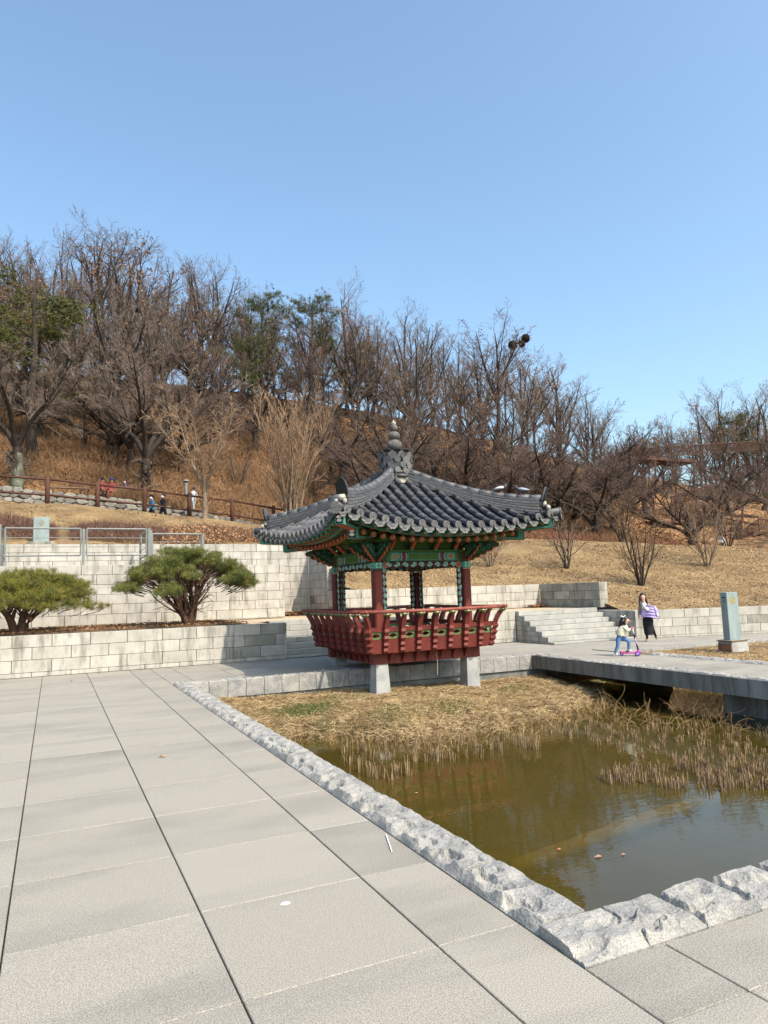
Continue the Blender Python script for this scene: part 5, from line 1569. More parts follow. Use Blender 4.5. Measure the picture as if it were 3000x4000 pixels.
tag(link('old_straw', mesh_np('old_straw', V, F, [STRAWD])), 'darker brown old straw on the pond bank', kind='stuff')
# heaped straw fringe at the waterline
C = bankpts(r, 9000, 3.0, 11.6, -.12, .5); C[:, 2] = np.maximum(C[:, 2], WZ)+r.uniform(0, .08, len(C))
V, F = strands(r, C, .20, .0042, .28, bend=.4)
tag(link('straw_fringe', mesh_np('straw_fringe', V, F, [STRAW])), 'tangled dry reed straw hanging over the waterline', kind='stuff')
C = bankpts(r, 1300, 3.2, 12.6, -.75, .05); C[:, 2] = WZ-.02
D = nrm(np.stack([r.normal(0, .35, len(C)), r.normal(-.1, .35, len(C)), np.ones(len(C))*r.uniform(.1, .8, len(C))], 1))
V, F = strands(r, C, .24, .0045, dirs=D, bend=.5)
tag(link('dry_reeds', mesh_np('dry_reeds', V, F, [STRAWD, STRAW], mi=(np.random.default_rng(3).uniform(0, 1, len(F)) > .8).astype(int))), 'bent brown reed leaves standing in the shallow edge', kind='stuff')
# green tufts
C = []
for (px_, py_, s, n) in ((1200, 2775, .30, 1500), (1500, 2790, .4, 500), (1750, 2760, .4, 500), (1270, 2800, .2, 600), (1375, 2812, .14, 260), (2010, 2690, .2, 150), (1340, 2740, .35, 250)):
    p = at_z(px_, py_, -.48); q = np.stack([r.normal(p[0], s, n), r.normal(p[1], s*.6, n)], 1)
    C.append(np.stack([q[:, 0], q[:, 1], [bank_z(a, b)+.01 for a, b in q]], 1))
C = np.concatenate(C); D = nrm(np.stack([r.normal(0, .5, len(C)), r.normal(0, .5, len(C)), np.ones(len(C))], 1))
V, F = strands(r, C, .08, .005, dirs=D)
tag(link('green_grass', mesh_np('green_grass', V, F, [GRASSG])), 'small patches of fresh green grass in the straw', kind='stuff')
# cut reed stubs: clusters of short upright stems
def stubs(r, centers, per, h, rr=.006):
    B = []; 
    for c in centers:
        k = r.integers(per[0], per[1]+1)
        o = r.normal(0, .022, (k, 2)); B.append(np.column_stack([c[0]+o[:, 0], c[1]+o[:, 1], np.full(k, WZ-.12)]))
    B = np.concatenate(B); n = len(B)
    tp = B+np.column_stack([r.normal(0, .022, n), r.normal(0, .022, n), .12+h*r.uniform(.5, 1.25, n)])
    v, f = tubes(np.stack([B, tp], 1), np.column_stack([np.full(n, rr*.9), rr*r.uniform(.9, 1.5, n)]), 4)
    return v, f
def pxpoly(r, n, x0, x1, ya, yb):
    out = []
    while len(out) < n:
        x = r.uniform(x0, x1); y0 = np.interp(x, *zip(*ya)); y1 = np.interp(x, *zip(*yb)); y = r.uniform(y0, y1)
        out.append(at_z(x, y, WZ))
    return out
cs = pxpoly(r, 185, 2150, 3100, [(2150, 2850), (2400, 2790), (3100, 2860)], [(2150, 2870), (2400, 2930), (2600, 3000), (3100, 3040)])
cs = [c for c in cs if c[0] < 12 or True]
v1 = stubs(r, cs, (3, 8), .085)
cs = pxpoly(r, 78, 2350, 3050, [(2350, 3010), (3050, 2990)], [(2350, 3060), (2600, 3085), (3050, 3110)])
v2 = stubs(r, cs, (5, 12), .125)
tag(link('cut_reeds', mesh_np('cut_reeds', *merge([v1, v2]), [REED])), 'cut stubs of reeds standing in clusters in the water near the bridge', kind='stuff')
cs = pxpoly(r, 78, 1330, 2100, [(1330, 2910), (2100, 2870)], [(1330, 2990), (1700, 2990), (2100, 2930)])
v1 = stubs(r, cs, (2, 5), .16)
cs = [at_z(x, y, WZ) for x, y in ((1405, 3015), (1440, 3035), (1475, 3040), (1500, 3040), (1530, 3050), (1545, 3040), (1590, 3010), (1600, 3030), (1450, 3020), (1560, 3020), (1700, 2960), (1710, 2975))]
v2 = stubs(r, cs, (4, 8), .19)
tag(link('cut_reeds', mesh_np('cut_reeds', *merge([v1, v2]), [REED])), 'cut stubs of reeds in the water below the pavilion', kind='stuff')
# thin tangled stems by the bridge
n = 95; P0 = np.array(pxpoly(r, n, 2250, 2900, [(2250, 2770), (2900, 2830)], [(2250, 2830), (2900, 2870)]))
Q = path(r, P0, nrm(np.column_stack([r.normal(0, .6, n), r.normal(0, .5, n), np.ones(n)])), r.uniform(.3, .75, n), 7, .28, -.10)
v, f = tubes(Q, np.tile(np.linspace(.0042, .0025, 7), (n, 1)), 3)
tag(link('tangled_stems', mesh_np('tangled_stems', v, f, [STRAWD])), 'tangle of thin dry stems under the bridge edge', kind='stuff')
# a few floating leaves
FL = mat('floating_leaf', (.42, .10, .05), (.45, .28, .2), scale=30, rough=.8)
for i, (px_, py_, lab) in enumerate(((2335, 3347, 'curled red leaf floating near the sunken pole'), (2182, 3318, 'small pinkish leaf floating left of the red one'), (1625, 3098, 'small reddish leaf floating near the cut reeds'), (2433, 3338, 'tiny pale leaf floating right of the red one'))):
    p = at_z(px_, py_, WZ+.006); b = MB(); s = .045 if i == 0 else .03
    b.add([(-s, 0, 0), (-.3*s, -.5*s, .2*s), (s, -.2*s, 0), (.5*s, .5*s, .25*s), (-.3*s, .5*s, 0)], [(0, 1, 2, 3, 4)])
    tag(b.obj('floating_leaf', FL, loc=tuple(p)), lab, 'leaf', 'leaves floating on the pond')
# leaves and scraps on the pavement
for i, (px_, py_, s, m, nm, lab) in enumerate(((634, 2957, .045, DRYLEAF, 'fallen_leaf', 'curled orange leaf alone in the middle of the pavement'), (280, 2661, .04, DRYLEAF, 'fallen_leaf', 'small brown leaf near the foot of the left block wall'), (650, 2640, .04, DRYLEAF, 'fallen_leaf', 'small brown leaf on the pavement left of the kerb corner'),
        (385, 2632, .035, DRYLEAF, 'fallen_leaf', 'tiny leaf at the wall foot beside a slab joint'), (165, 2683, .03, DRYLEAF, 'fallen_leaf', 'tiny leaf near the leftmost slab joint'))):
    p = at_z(px_, py_, .005); b = MB()
    b.add([(-s, 0, 0), (-.3*s, -.5*s, .5*s), (s, -.2*s, 0), (.5*s, .6*s, .5*s), (-.3*s, .5*s, 0)], [(0, 1, 2, 3, 4)])
    tag(b.obj(nm, m, loc=tuple(p)), lab, 'leaf')
b = MB(); p0, p1 = at_z(1508, 3261, .008), at_z(1530, 3325, .008)
b.tube([tuple(p0), tuple(p1)], .0045, 6); tag(b.obj('straw_stick', WHITE), 'thin white drinking straw lying on the pavement beside the kerb', 'straw')
p = at_z(1113, 3529, .002); b = MB(); b.add([(-.03, -.004, 0), (-.01, -.022, 0), (.02, -.02, 0), (.034, -.004, 0), (.02, .02, 0), (-.012, .018, 0)], [(0, 1, 2, 3, 4, 5)]); tag(b.obj('stain', WHITE, loc=tuple(p)), 'small white splotch on a pavement slab', 'stain')
p = at_z(1300, 3206, .002); b = MB(); b.add([(-.018, -.004, 0), (.0, -.012, 0), (.02, -.004, 0), (.01, .01, 0), (-.012, .01, 0)], [(0, 1, 2, 3, 4)]); tag(b.obj('stain', GRP, loc=tuple(p)), 'tiny grey spot on the pavement near the kerb', 'stain')
# ================================================================ OBJECTS
STEEL = mat('grey_painted_steel', (.20, .215, .205), (.16, .17, .165), scale=4, rough=.5)
WOODB = mat('brown_fence_wood', (.10, .042, .028), (.06, .028, .02), scale=5, detail=6, rough=.75, stretch=(1, 1, .4), bump=.2)
WOODS = mat('dark_stair_wood', (.105, .052, .036), (.06, .032, .024), scale=3, rough=.85)
PANEL = mat('blue_grey_metal', (.24, .30, .30), (.185, .235, .24), scale=5, detail=6, rough=.5, stretch=(1, 1, .35), stain=.35)
GOLD = mat('faded_gold_disc', (.36, .29, .08), (.20, .17, .06), scale=25, rough=.5)
# grey railing
def rail_panel(b, p0, p1, zt, zs, r=.028, closed=True):
    p0, p1 = Vector(p0), Vector(p1)
    for i, z in enumerate(zs):
        b.tube([(p0.x, p0.y, z), (p1.x, p1.y, z)], r if i in (0, len(zs)-1) else r*.42, 6)
    b.tube([(p0.x, p0.y, zs[0]), (p0.x, p0.y, zs[-1])], r, 6); b.tube([(p1.x, p1.y, zs[0]), (p1.x, p1.y, zs[-1])], r, 6)
ra = empty('railing', (.8, 23.12, 2.83), label='grey steel railing with framed panels on top of the left block wall', cat='railing')
def rp(p0, p1, zs):
    b = MB(); rail_panel(b, (p0[0]-.8, p0[1]-23.12), (p1[0]-.8, p1[1]-23.12), 0, [z-2.83 for z in zs]); b.obj('rail_panel', STEEL, ra)
def post(x, y, z1, w=.075, d=.10):
    b = MB(); b.bbox((x-.8, y-23.12, (z1-2.80)/2-.02), (w, d, z1-2.80), .008); o = b.obj('post', STEEL, ra); fix_normals(o.data)
ZS = [3.95, 3.67, 3.40, 3.14]
rp((-1.31, 23.1), (.72, 23.1), ZS); rp((.885, 23.1), (2.62, 23.1), ZS)
rp((-1.44, 23.2), (-1.44, 25.3), [4.02, 3.76, 3.50, 3.2]); rp((2.66, 23.25), (2.66, 25.0), ZS)
rp((2.86, 23.65), (4.42, 23.65), [3.855, 3.59, 3.33, 3.08])
for x, y, z in ((-1.44, 23.1, 4.05), (.80, 23.12, 3.93), (2.70, 23.12, 3.97), (2.80, 23.5, 3.95), (4.47, 23.65, 3.87), (-1.44, 25.4, 4.05), (2.66, 25.1, 3.95)): post(x, y, z)
# wooden rail fence
fe = empty('wooden_fence', (4, 34.6, 6), label='reddish-brown log rail fence running along the top of the left slope', cat='fence')
fx = [-6.6, -4.5, -2.4, -.33, 1.76, 3.83, 5.9, 7.99, 10.1, 12.2, 14.3, 16.4, 18.5, 20.6]
FT = {}
def fz(x): return np.interp(x, [-8, -.33, 1.76, 3.83, 5.9, 7.99, 12, 16, 21], [6.55, 6.24, 6.06, 5.90, 5.67, 5.48, 4.85, 4.35, 3.95])
def fy(x): return 34.6 if x < 11 else 34.6-(x-11)*.12
for i, x in enumerate(fx):
    b = MB(); z = fz(x); b.tube([(0, 0, -.25), (0, 0, 1.13), (0, 0, 1.16)], [.105, .10, .07], 8)
    link('post', b.mesh('post', WOODB, True), fe, (x-4, fy(x)-34.6, z-6))
    if i:
        x0 = fx[i-1]
        for dz in (1.03, .32):
            b = MB(); b.tube([(x0-4, fy(x0)-34.6, fz(x0)-6+dz), (x-4, fy(x)-34.6, z-6+dz)], .052, 7); link('rail', b.mesh('rail', [WOODB], True), fe)
# rubble stone wall
sw = empty('stone_wall', (3, 38.3, 6), label='low rubble wall of irregular field stones behind the walking couple', cat='stone wall')
def wt(x): return np.interp(x, [-10, -2.4, 3.4, 10, 13], [7.75, 7.44, 6.92, 5.81, 5.25])
r = np.random.default_rng(12)
var = []
for q in range(12):
    n = 9; an = np.sort(np.linspace(0, 2*PI, n, endpoint=False)+r.uniform(-.25, .25, n)); rr = r.uniform(.82, 1.08, n)
    b = MB(); V = []
    for (s, yy) in ((1, .10), (1, -.02), (.72, -.10)):
        for a, q_ in zip(an, rr): V.append((math.cos(a)*q_*s*.5, yy+r.uniform(-.01, .01), math.copysign(abs(math.sin(a))**.8, math.sin(a))*q_*s*.5))
    F = [tuple(2*n+i for i in range(n))]
    for L_ in range(2):
        for i in range(n): F.append((L_*n+i, L_*n+(i+1) % n, (L_+1)*n+(i+1) % n, (L_+1)*n+i))
    b.add(V, F); var.append(fix_normals(b.mesh('stone', ROCKM)))
rows_n = 5
for k in range(rows_n):
    x = -9.0+r.uniform(0, .3)
    while x < 12.5:
        w_ = r.uniform(.30, .58); h_ = .245*r.uniform(.85, 1.15)
        z = wt(x)-.14-k*.245+r.uniform(-.02, .02)
        if len([0]) and True:
            link('stone', var[r.integers(12)], sw, (x+w_/2-3, r.uniform(-.03, .03), z-6), (0, r.uniform(-.15, .15)+.08, 0), (w_*1.20, 1, h_*1.34))
        x += w_
b = MB(); V = []
for x in np.linspace(-9, 12.6, 12): V += [(x-3, .06, wt(x)-7.4), (x-3, .06, wt(x)-.07-6), (x-3, 1.0, wt(x)-.03-6)]
F = []
for i in range(11):
    for q in range(2): F.append((i*3+q, (i+1)*3+q, (i+1)*3+q+1, i*3+q+1))
b.add(V, F); b.obj('wall_core', SOIL, sw)
# grey pillars
def pillar(loc, w, d, z0, z1, label, base, emblem, ez, mark=True):
    p = empty('information_pillar', loc, 0, label=label, cat='pillar')
    b = MB(); b.bbox((0, d/2, (z0+z1)/2), (w, d, z1-z0), .008); o = b.obj('pillar_body', PANEL, p); fix_normals(o.data)
    b = MB(); n = 20; b.add([(math.cos(a)*.083, -.004, ez+math.sin(a)*.10) for a in [2*PI*i/n for i in range(n)]]+[(math.cos(a)*.083, .003, ez+math.sin(a)*.10) for a in [2*PI*i/n for i in range(n)]], [tuple(range(n))]+[(i, (i+1) % n, n+(i+1) % n, n+i) for i in range(n)]); b.obj('round_emblem', emblem, p)
    if base:
        b = MB(); b.box((0, d/2, z0/2-.03), (w+.20, d+.24, z0+.06), taper=(.94, .94)); b.obj('plinth', GRP, p)
        b = MB(); b.box((-(w+.22)/2+.0, d/2-.02, z0/2-.06), (.03, d+.18, z0-.06)); b.box((0, d/2, z0+.002-.012), (w+.235, d+.27, .018)); b.obj('rusty_board', mat('rusty_board', (.22, .12, .06), (.12, .07, .04), scale=8, rough=.9), p)
    if mark:
        b = MB()
        for q, z in enumerate((z1-.13, z1-.20, z1-.235)): b.box((-w/2-.003, d*.42, z), (.004, d*(.5 if q == 0 else .36), .022 if q == 0 else .008))
        b.obj('small_print', BLACK, p)
    return p
pillar((15.86, 12.7, 0), .41, .20, .235, 1.45, 'blue-grey metal pillar with a gold disc standing on a stone plinth at the right', True, GOLD, 1.245)
pillar((-.42, 27.0, 3.78), .50, .3, .05, .94, 'pale blue-grey pillar with a dark round emblem on the slope behind the left railing', False, mat('worn_emblem', (.16, .14, .10), (.24, .25, .22), scale=40, rough=.8), .73, False)
b = MB(); b.bbox((-.42, 27.1, 3.80), (.85, .6, .10), .01); o = b.obj('flagstone', GRS); fix_normals(o.data); tag(o, 'flat stone slab under the pale left pillar', 'flagstone')

# ---------------- wooden stairs on the right
st = empty('wooden_staircase', (24, 42, 3.5), label='dark brown wooden staircase and viewing deck climbing the hill at the right', cat='staircase')
def wp(x, y, Y): p = at_y(x, y, Y); return Vector((p[0]-24, Y-42, p[2]-3.5))
def sblock(nm, a, c, hw, m=WOODS):
    a, c = Vector(a), Vector(c); d = (c-a); L_ = d.length; b = MB()
    me = MB(); me.tube([a, c], hw, 4); return link(nm, me.mesh(nm, m), st)
def railrun(a, c, h=1.05, n=None, up_=True):
    a, c = Vector(a), Vector(c); n = n or max(2, int((c-a).length/.16))
    npst = max(2, int((c-a).length/1.5)+1)
    for i in range(npst):
        p = a.lerp(c, i/(npst-1)); sblock('post', p-Vector((0, 0, .1)), p+Vector((0, 0, h+.05)), .075)
    sblock('top_rail', a+Vector((0, 0, h)), c+Vector((0, 0, h)), .06); sblock('lower_rail', a+Vector((0, 0, .15)), c+Vector((0, 0, .15)), .04)
    b = MB()
    for i in range(n):
        p = a.lerp(c, (i+.5)/n); b.box(tuple(p+Vector((0, 0, h*.56))), (.045, .045, h*.84))
    link('balusters', b.mesh('balusters', WOODS), st)
def deck(a, c, dep, th=.22):
    a, c = Vector(a), Vector(c); mid = (a+c)/2+Vector((0, dep/2, -th/2)); b = MB(); b.box(tuple(mid), ((c-a).length, dep, th)); link('deck_platform', b.mesh('deck_platform', WOODS), st)
# lower flight
a, c = wp(2835, 2165, 40), wp(2965, 2075, 40)
railrun(a, c, 1.0); railrun(a+Vector((0, 1.6, 0)), c+Vector((0, 1.6, 0)), 1.0)
for i in range(10):
    p = a.lerp(c, (i+.5)/10); b = MB(); b.box(tuple(p+Vector((0, .8, -.02))), (.42, 1.6, .10)); link('tread', b.mesh('tread', WOODS), st)
sblock('stringer', a-Vector((0, 0, .1)), c-Vector((0, 0, .1)), .16)
d0, d1 = wp(2965, 2075, 40), wp(3150, 2078, 40); deck(d0, d1, 1.7); railrun(d0, d1, 1.0); 
for t in (0, .45, 1): p = d0.lerp(d1, t); sblock('support_post', p-Vector((0, 0, 2.2)), p, .10)
# middle landing and flights
m0, m1 = wp(2555, 2040, 43), wp(2625, 2028, 43); deck(m0, m1, 1.8); railrun(m0, m1, 1.05)
for t in (0, 1): p = m0.lerp(m1, t); sblock('support_post', p-Vector((0, 0, 2.6)), p+Vector((0, 0, 1.4)), .12)
railrun(wp(2625, 2028, 43.5), wp(2960, 2090, 43.5)-Vector((0, 0, 0)), 1.0)
sblock('stringer', wp(2625, 2040, 43.5), wp(2960, 2100, 43.5), .16)
railrun(wp(2625, 1985, 45), wp(2780, 1935, 45), 1.0); railrun(wp(2780, 1935, 45), wp(3060, 1935, 45), 1.0); deck(wp(2780, 1942, 45), wp(3060, 1942, 45), 1.5)
for px_ in (2640, 2720, 2800, 2900): sblock('support_post', wp(px_, 2120, 44.5), wp(px_, 1935, 44.5), .12)
railrun(wp(2555, 1990, 46), wp(2420, 1870, 46), 1.0)
# top deck
t0, t1 = wp(2470, 1796, 50), wp(2720, 1778, 50); deck(t0, t1, 2.5, .3); railrun(t0, t1, 1.05)
railrun(t1, wp(2960, 1762, 50), 1.05); railrun(t0, wp(2400, 1835, 50), 1.05)
for px_ in (2490, 2560, 2640, 2710): sblock('support_post', wp(px_, 1950, 50), wp(px_, 1795, 50), .13)
# lamps and small signs
def lamp(p, h, label, m1, m2):
    t = empty('garden_lamp', p, label=label, cat='lamp')
    b = MB(); b.lathe([(.085, -.2), (.085, h*.8)], 10); b.obj('lamp_post', m1, t, True)
    b = MB(); b.lathe([(.06, h*.78), (.06, h*.9)], 10); b.obj('lamp_glass', m2, t, True)
    b = MB(); b.lathe([(.17, h*.88), (.17, h*.93), (.12, h), (0, h+.01)], 12); b.obj('lamp_cap', m1, t, True)
p = at_y(727, 1925, 39.0); lamp(tuple(p), .72, 'grey mushroom-topped lamp post beside the forked dark tree', STEEL, BLACK)
p = at_y(2626, 2148, 33.5); lamp((p[0], p[1], tz(p[0], p[1])-.0), .45, 'short green and white lamp on the lawn crest by the stairs', mat('lamp_green', (.10, .17, .15), rough=.5), WHITE)
p = at_y(2600, 2128, 34); t = empty('sign', (p[0], p[1], p[2]-.3), label='small white sign board on the lawn crest left of the short lamp', cat='sign')
b = MB(); b.box((0, 0, .38), (.34, .03, .18)); b.obj('board', WHITE, t); b = MB(); b.box((0, 0, .1), (.05, .05, .5)); b.obj('sign_post', STEEL, t)
b = MB()
for q in range(4): b.box((-.02+.02*(q % 2), -.018, .44-.04*q), (.22, .004, .014))
b.obj('lettering', NAVY, t)
p = at_y(600, 1866, 39.5)
# bench slat near the seated people
p = at_y(270, 1905, 39.0); t = empty('bench', (p[0], 39.0, p[2]-.35), label='pale low slatted bench behind the rail fence left of the seated people', cat='bench')
for q in range(3):
    b = MB(); b.box((0, .12*q, .35), (1.9, .09, .04)); b.obj('slat', TANT, t)
for s in (-1, 1): b = MB(); b.box((s*.75, .12, .1), (.08, .3, .5)); b.obj('leg', WOODS, t)

# ---------------- people
def skin(name, joints, edges, mats, matfn, parent, sub=1, root=0):
    me = bpy.data.meshes.new(name); me.from_pydata([j[:3] for j in joints], edges, [])
    o = bpy.data.objects.new(name, me); COL.objects.link(o)
    m = o.modifiers.new('s', 'SKIN'); m.use_smooth_shade = True
    for i, v in enumerate(me.skin_vertices[0].data):
        rr = joints[i][3]; v.radius = (rr, joints[i][4] if len(joints[i]) > 4 else rr); v.use_root = (i == root)
    s = o.modifiers.new('u', 'SUBSURF'); s.levels = s.render_levels = sub
    dg = bpy.context.evaluated_depsgraph_get(); ev = o.evaluated_get(dg)
    nm_ = bpy.data.meshes.new_from_object(ev)
    nm_.materials.clear()
    for a in mats: nm_.materials.append(a)
    J = np.array([j[:3] for j in joints])
    for p in nm_.polygons:
        p.use_smooth = True
        p.material_index = matfn(np.array(p.center))
    bpy.data.objects.remove(o, do_unlink=True)
    return link(name, nm_, parent)
SKINM = mat('skin', (.56, .34, .25), rough=.55)
HAIR = mat('black_hair', (.012, .010, .009), rough=.45, spec=.5)
CREAM = mat('cream_jumper', (.66, .62, .48), (.54, .50, .38), scale=9, rough=.95)
JEANS = mat('blue_jeans', (.06, .14, .30), (.10, .21, .40), scale=10, rough=.9)
PINK = mat('magenta_plastic', (.55, .02, .30), rough=.3, spec=.5)
PURP = mat('purple_wheel', (.16, .04, .30), rough=.4)
PINKL = mat('pink_grip', (.75, .06, .16), rough=.5)
LILAC = mat('lilac_puffer', (.42, .34, .62), (.34, .27, .55), scale=8, rough=.7)
TAUPE = mat('taupe_cardigan', (.30, .22, .21), (.24, .18, .17), scale=12, rough=1)
SKIRT = mat('black_skirt', (.012, .012, .016), rough=.9)
SHOE = mat('tan_shoe', (.34, .13, .06), rough=.6)
SHOEW = mat('white_shoe', (.62, .58, .66), rough=.6)
def face(par, c, r, fx_, fy_=0, m=None):
    """small features on a head at c looking along (fx_, fy_)"""
    d = Vector((fx_, fy_, 0)).normalized(); s = Vector((-d.y, d.x, 0)); c = Vector(c)
    b = MB()
    for k in (-1, 1): b.lathe([(0, -.009), (.010, 0), (0, .009)], 6, tuple(c+d*r*.88+s*k*r*.36+Vector((0, 0, .01))))
    b.obj('eyes', HAIR, par)
    b = MB(); b.lathe([(0, -.012), (.013, -.006), (.006, .02), (0, .025)], 6, tuple(c+d*r*.98-Vector((0, 0, .022)))); b.obj('nose', SKINM, par)
    b = MB(); b.tube([tuple(c+d*r*.86+s*.022-Vector((0, 0, .055))), tuple(c+d*r*.93-Vector((0, 0, .057))), tuple(c+d*r*.86-s*.022-Vector((0, 0, .055)))], .006, 5); b.obj('mouth', PINKL, par)
def hand(b, wrist, d, side_, s=1.0):
    """palm with five short bent fingers"""
    w = Vector(wrist); d = Vector(d).normalized(); sd = Vector(side_).normalized(); n = d.cross(sd).normalized()
    b.tube([w, w+d*.03*s, w+d*.06*s], [.017*s, .026*s, .024*s], 8)
    for i, L_ in enumerate((.036, .042, .039, .030)):
        p = w+d*.058*s+sd*(i-1.5)*.0125*s
        b.tube([p, p+d*L_*.55*s+n*.004*s, p+d*L_*.9*s+n*.018*s], [.0068*s, .0062*s, .005*s], 5)
    p = w+d*.02*s+sd*-.022*s; b.tube([p, p+(d*.6-sd).normalized()*.026*s, p+(d*.6-sd).normalized()*.03*s+d*.018*s], [.0085*s, .007*s, .0055*s], 5)
# child on a scooter
q0 = at_z(2441, 2559); q1 = (at_z(2483, 2570)+at_z(2512, 2567))/2
cx0 = at_z(2465, 2562)
AZ = -(25.3+math.degrees(math.atan(960/2738)))
child = empty('person', tuple(cx0), rad(AZ), label='small girl with long black hair, cream top and jeans pushing off on a pink scooter', cat='person')
J = [(-.25, .0, .46, .088, .075), (-.20, 0, .56, .085, .07), (-.13, 0, .66, .088, .070), (-.085, 0, .735, .045), (-.06, 0, .79, .040), (-.05, 0, .86, .074, .080), (-.05, 0, .91, .066, .07),
     (-.11, -.095, .70, .046), (-.03, -.12, .60, .036), (.045, -.07, .665, .024),
     (-.11, .095, .70, .046), (-.01, .13, .61, .036), (.06, .07, .665, .024),
     (-.27, -.05, .42, .070), (-.285, -.055, .25, .050), (-.37, -.05, .07, .036), (-.30, -.05, .028, .026),
     (-.20, .05, .43, .070), (-.02, .05, .36, .052), (-.05, .05, .135, .036), (.04, .05, .105, .026)]
E_ = [(0, 1), (1, 2), (2, 3), (3, 4), (4, 5), (5, 6), (2, 7), (7, 8), (8, 9), (2, 10), (10, 11), (11, 12), (0, 13), (13, 14), (14, 15), (15, 16), (0, 17), (17, 18), (18, 19), (19, 20)]
def cm_(c):
    if c[2] > .755: return 0
    if c[2] > .48 and not (c[0] > .035): return 1
    if c[0] > .035 and c[2] > .6: return 0
    if c[2] < .06 and c[0] < -.1 or (c[2] < .145 and c[0] > -.12): return 3
    return 2
skin('body', J, E_, [SKINM, CREAM, JEANS, SHOEW], cm_, child)
b = MB()
V = []; n = 12
for (x, z, rx_, ry_) in ((-.20, .50, .125, .125), (-.19, .56, .135, .125), (-.15, .64, .115, .12), (-.11, .71, .09, .10), (-.085, .755, .05, .05)):
    for i in range(n): a = 2*PI*i/n; V.append((x+math.cos(a)*rx_, math.sin(a)*ry_, z+math.cos(a)*-.02))
F = [(L_*n+i, L_*n+(i+1) % n, (L_+1)*n+(i+1) % n, (L_+1)*n+i) for L_ in range(4) for i in range(n)]
b.add(V, F); b.obj('cream_jumper', CREAM, child, True)
b = MB(); b.lathe([(.0, -.06), (.065, -.05), (.082, .0), (.080, .05), (.05, .082), (0, .092)], 14, (-.083, .012, .880)); 
b.tube([(-.11, 0, .90), (-.155, .01, .80), (-.19, .02, .70), (-.245, .02, .58), (-.27, .02, .54)], [.075, .078, .066, .045, .015], 8)
b.tube([(-.07, -.070, .86), (-.09, -.085, .76), (-.12, -.08, .66), (-.15, -.09, .58)], [.022, .022, .018, .008], 6)
b.obj('hair', HAIR, child, True)
b = MB(); b.lathe([(0, -.02), (.03, 0), (0, .02)], 8, (-.115, -.07, .945)); b.tube([(-.13, -.06, .95), (-.17, -.07, .97)], [.012, .022], 6); b.tube([(-.10, -.06, .95), (-.07, -.07, .98)], [.012, .02], 6); b.obj('hair_bow', WHITE, child)
fc = empty('face', (0, 0, 0)); fc.parent = child; face(fc, (-.035, 0, .865), .072, 1, -.35)
b = MB(); hand(b, (.035, -.075, .665), (1, .1, .05), (0, -.3, -1), .8); hand(b, (.05, .07, .665), (1, -.1, .05), (0, .3, 1), .8); b.obj('hands', SKINM, child, True)
# scooter
sc = empty('scooter', tuple(cx0), rad(AZ), label='magenta three-wheeled kick scooter with purple wheels under the small girl', cat='scooter')
b = MB(); b.add([(-.20, -.035, .055), (-.20, .035, .055), (.10, .06, .06), (.16, .05, .075), (.16, -.05, .075), (.10, -.06, .06)], [(0, 1, 2, 3, 4, 5)])
b.add([(-.20, -.035, .075), (-.20, .035, .075), (.10, .06, .08), (.16, .05, .095), (.16, -.05, .095), (.10, -.06, .08)], [(5, 4, 3, 2, 1, 0)])
b.add([(-.20, -.035, .055), (-.20, .035, .055), (.10, .06, .06), (.16, .05, .075), (.16, -.05, .075), (.10, -.06, .06), (-.20, -.035, .075), (-.20, .035, .075), (.10, .06, .08), (.16, .05, .095), (.16, -.05, .095), (.10, -.06, .08)], [(i, (i+1) % 6, (i+1) % 6+6, i+6) for i in range(6)])
b.obj('deck', PINK, sc)
b = MB(); b.tube([(.15, -.11, .07), (.17, -.05, .10), (.18, 0, .115), (.17, .05, .10), (.15, .11, .07)], [.02, .032, .036, .032, .02], 8); b.obj('front_axle', PINK, sc, True)
b = MB(); b.tube([(-.20, -.03, .085), (-.24, 0, .10), (-.20, .03, .085)], .022, 6); b.obj('rear_fender', PINK, sc, True)
def wheel(x, y, r, w, rz=0):
    w_ = empty('wheel', (x, y, r), rz); w_.parent = sc
    b = MB(); pr_ = []
    b.tube([(0, -w, 0), (0, -w*.6, 0), (0, w*.6, 0), (0, w, 0)], [r*.8, r, r, r*.8], 16); b.obj('tyre', PURP, w_, True)
    b = MB(); b.tube([(0, -w*1.1, 0), (0, w*1.1, 0)], r*.55, 12); b.obj('hub', LILAC, w_)
wheel(.155, -.125, .062, .017, rad(-8)); wheel(.175, .115, .062, .017, rad(-8)); wheel(-.215, 0, .045, .02)
b = MB(); b.tube([(.18, 0, .11), (.165, 0, .20)], .022, 8); b.tube([(.165, 0, .20), (.145, 0, .27)], .018, 8, 0); b.obj('stem_joint', BLACK, sc, True)
b = MB(); b.tube([(.152, 0, .24), (.115, 0, .44)], .0145, 8); b.obj('lilac_stem', mat('lilac_tube', (.42, .20, .55), rough=.35), sc, True)
b = MB(); b.tube([(.115, 0, .43), (.105, 0, .53)], .02, 8); b.obj('clamp', BLACK, sc, True)
b = MB(); b.tube([(.105, 0, .52), (.08, 0, .66)], .011, 8); b.obj('steel_stem', WHITE, sc, True)
b = MB(); b.tube([(.078, -.13, .672), (.078, .13, .672)], .013, 8); b.tube([(.078, -.15, .672), (.078, -.06, .672)], .019, 8); b.tube([(.078, .06, .672), (.078, .15, .672)], .019, 8); b.obj('handlebar', PINKL, sc, True)
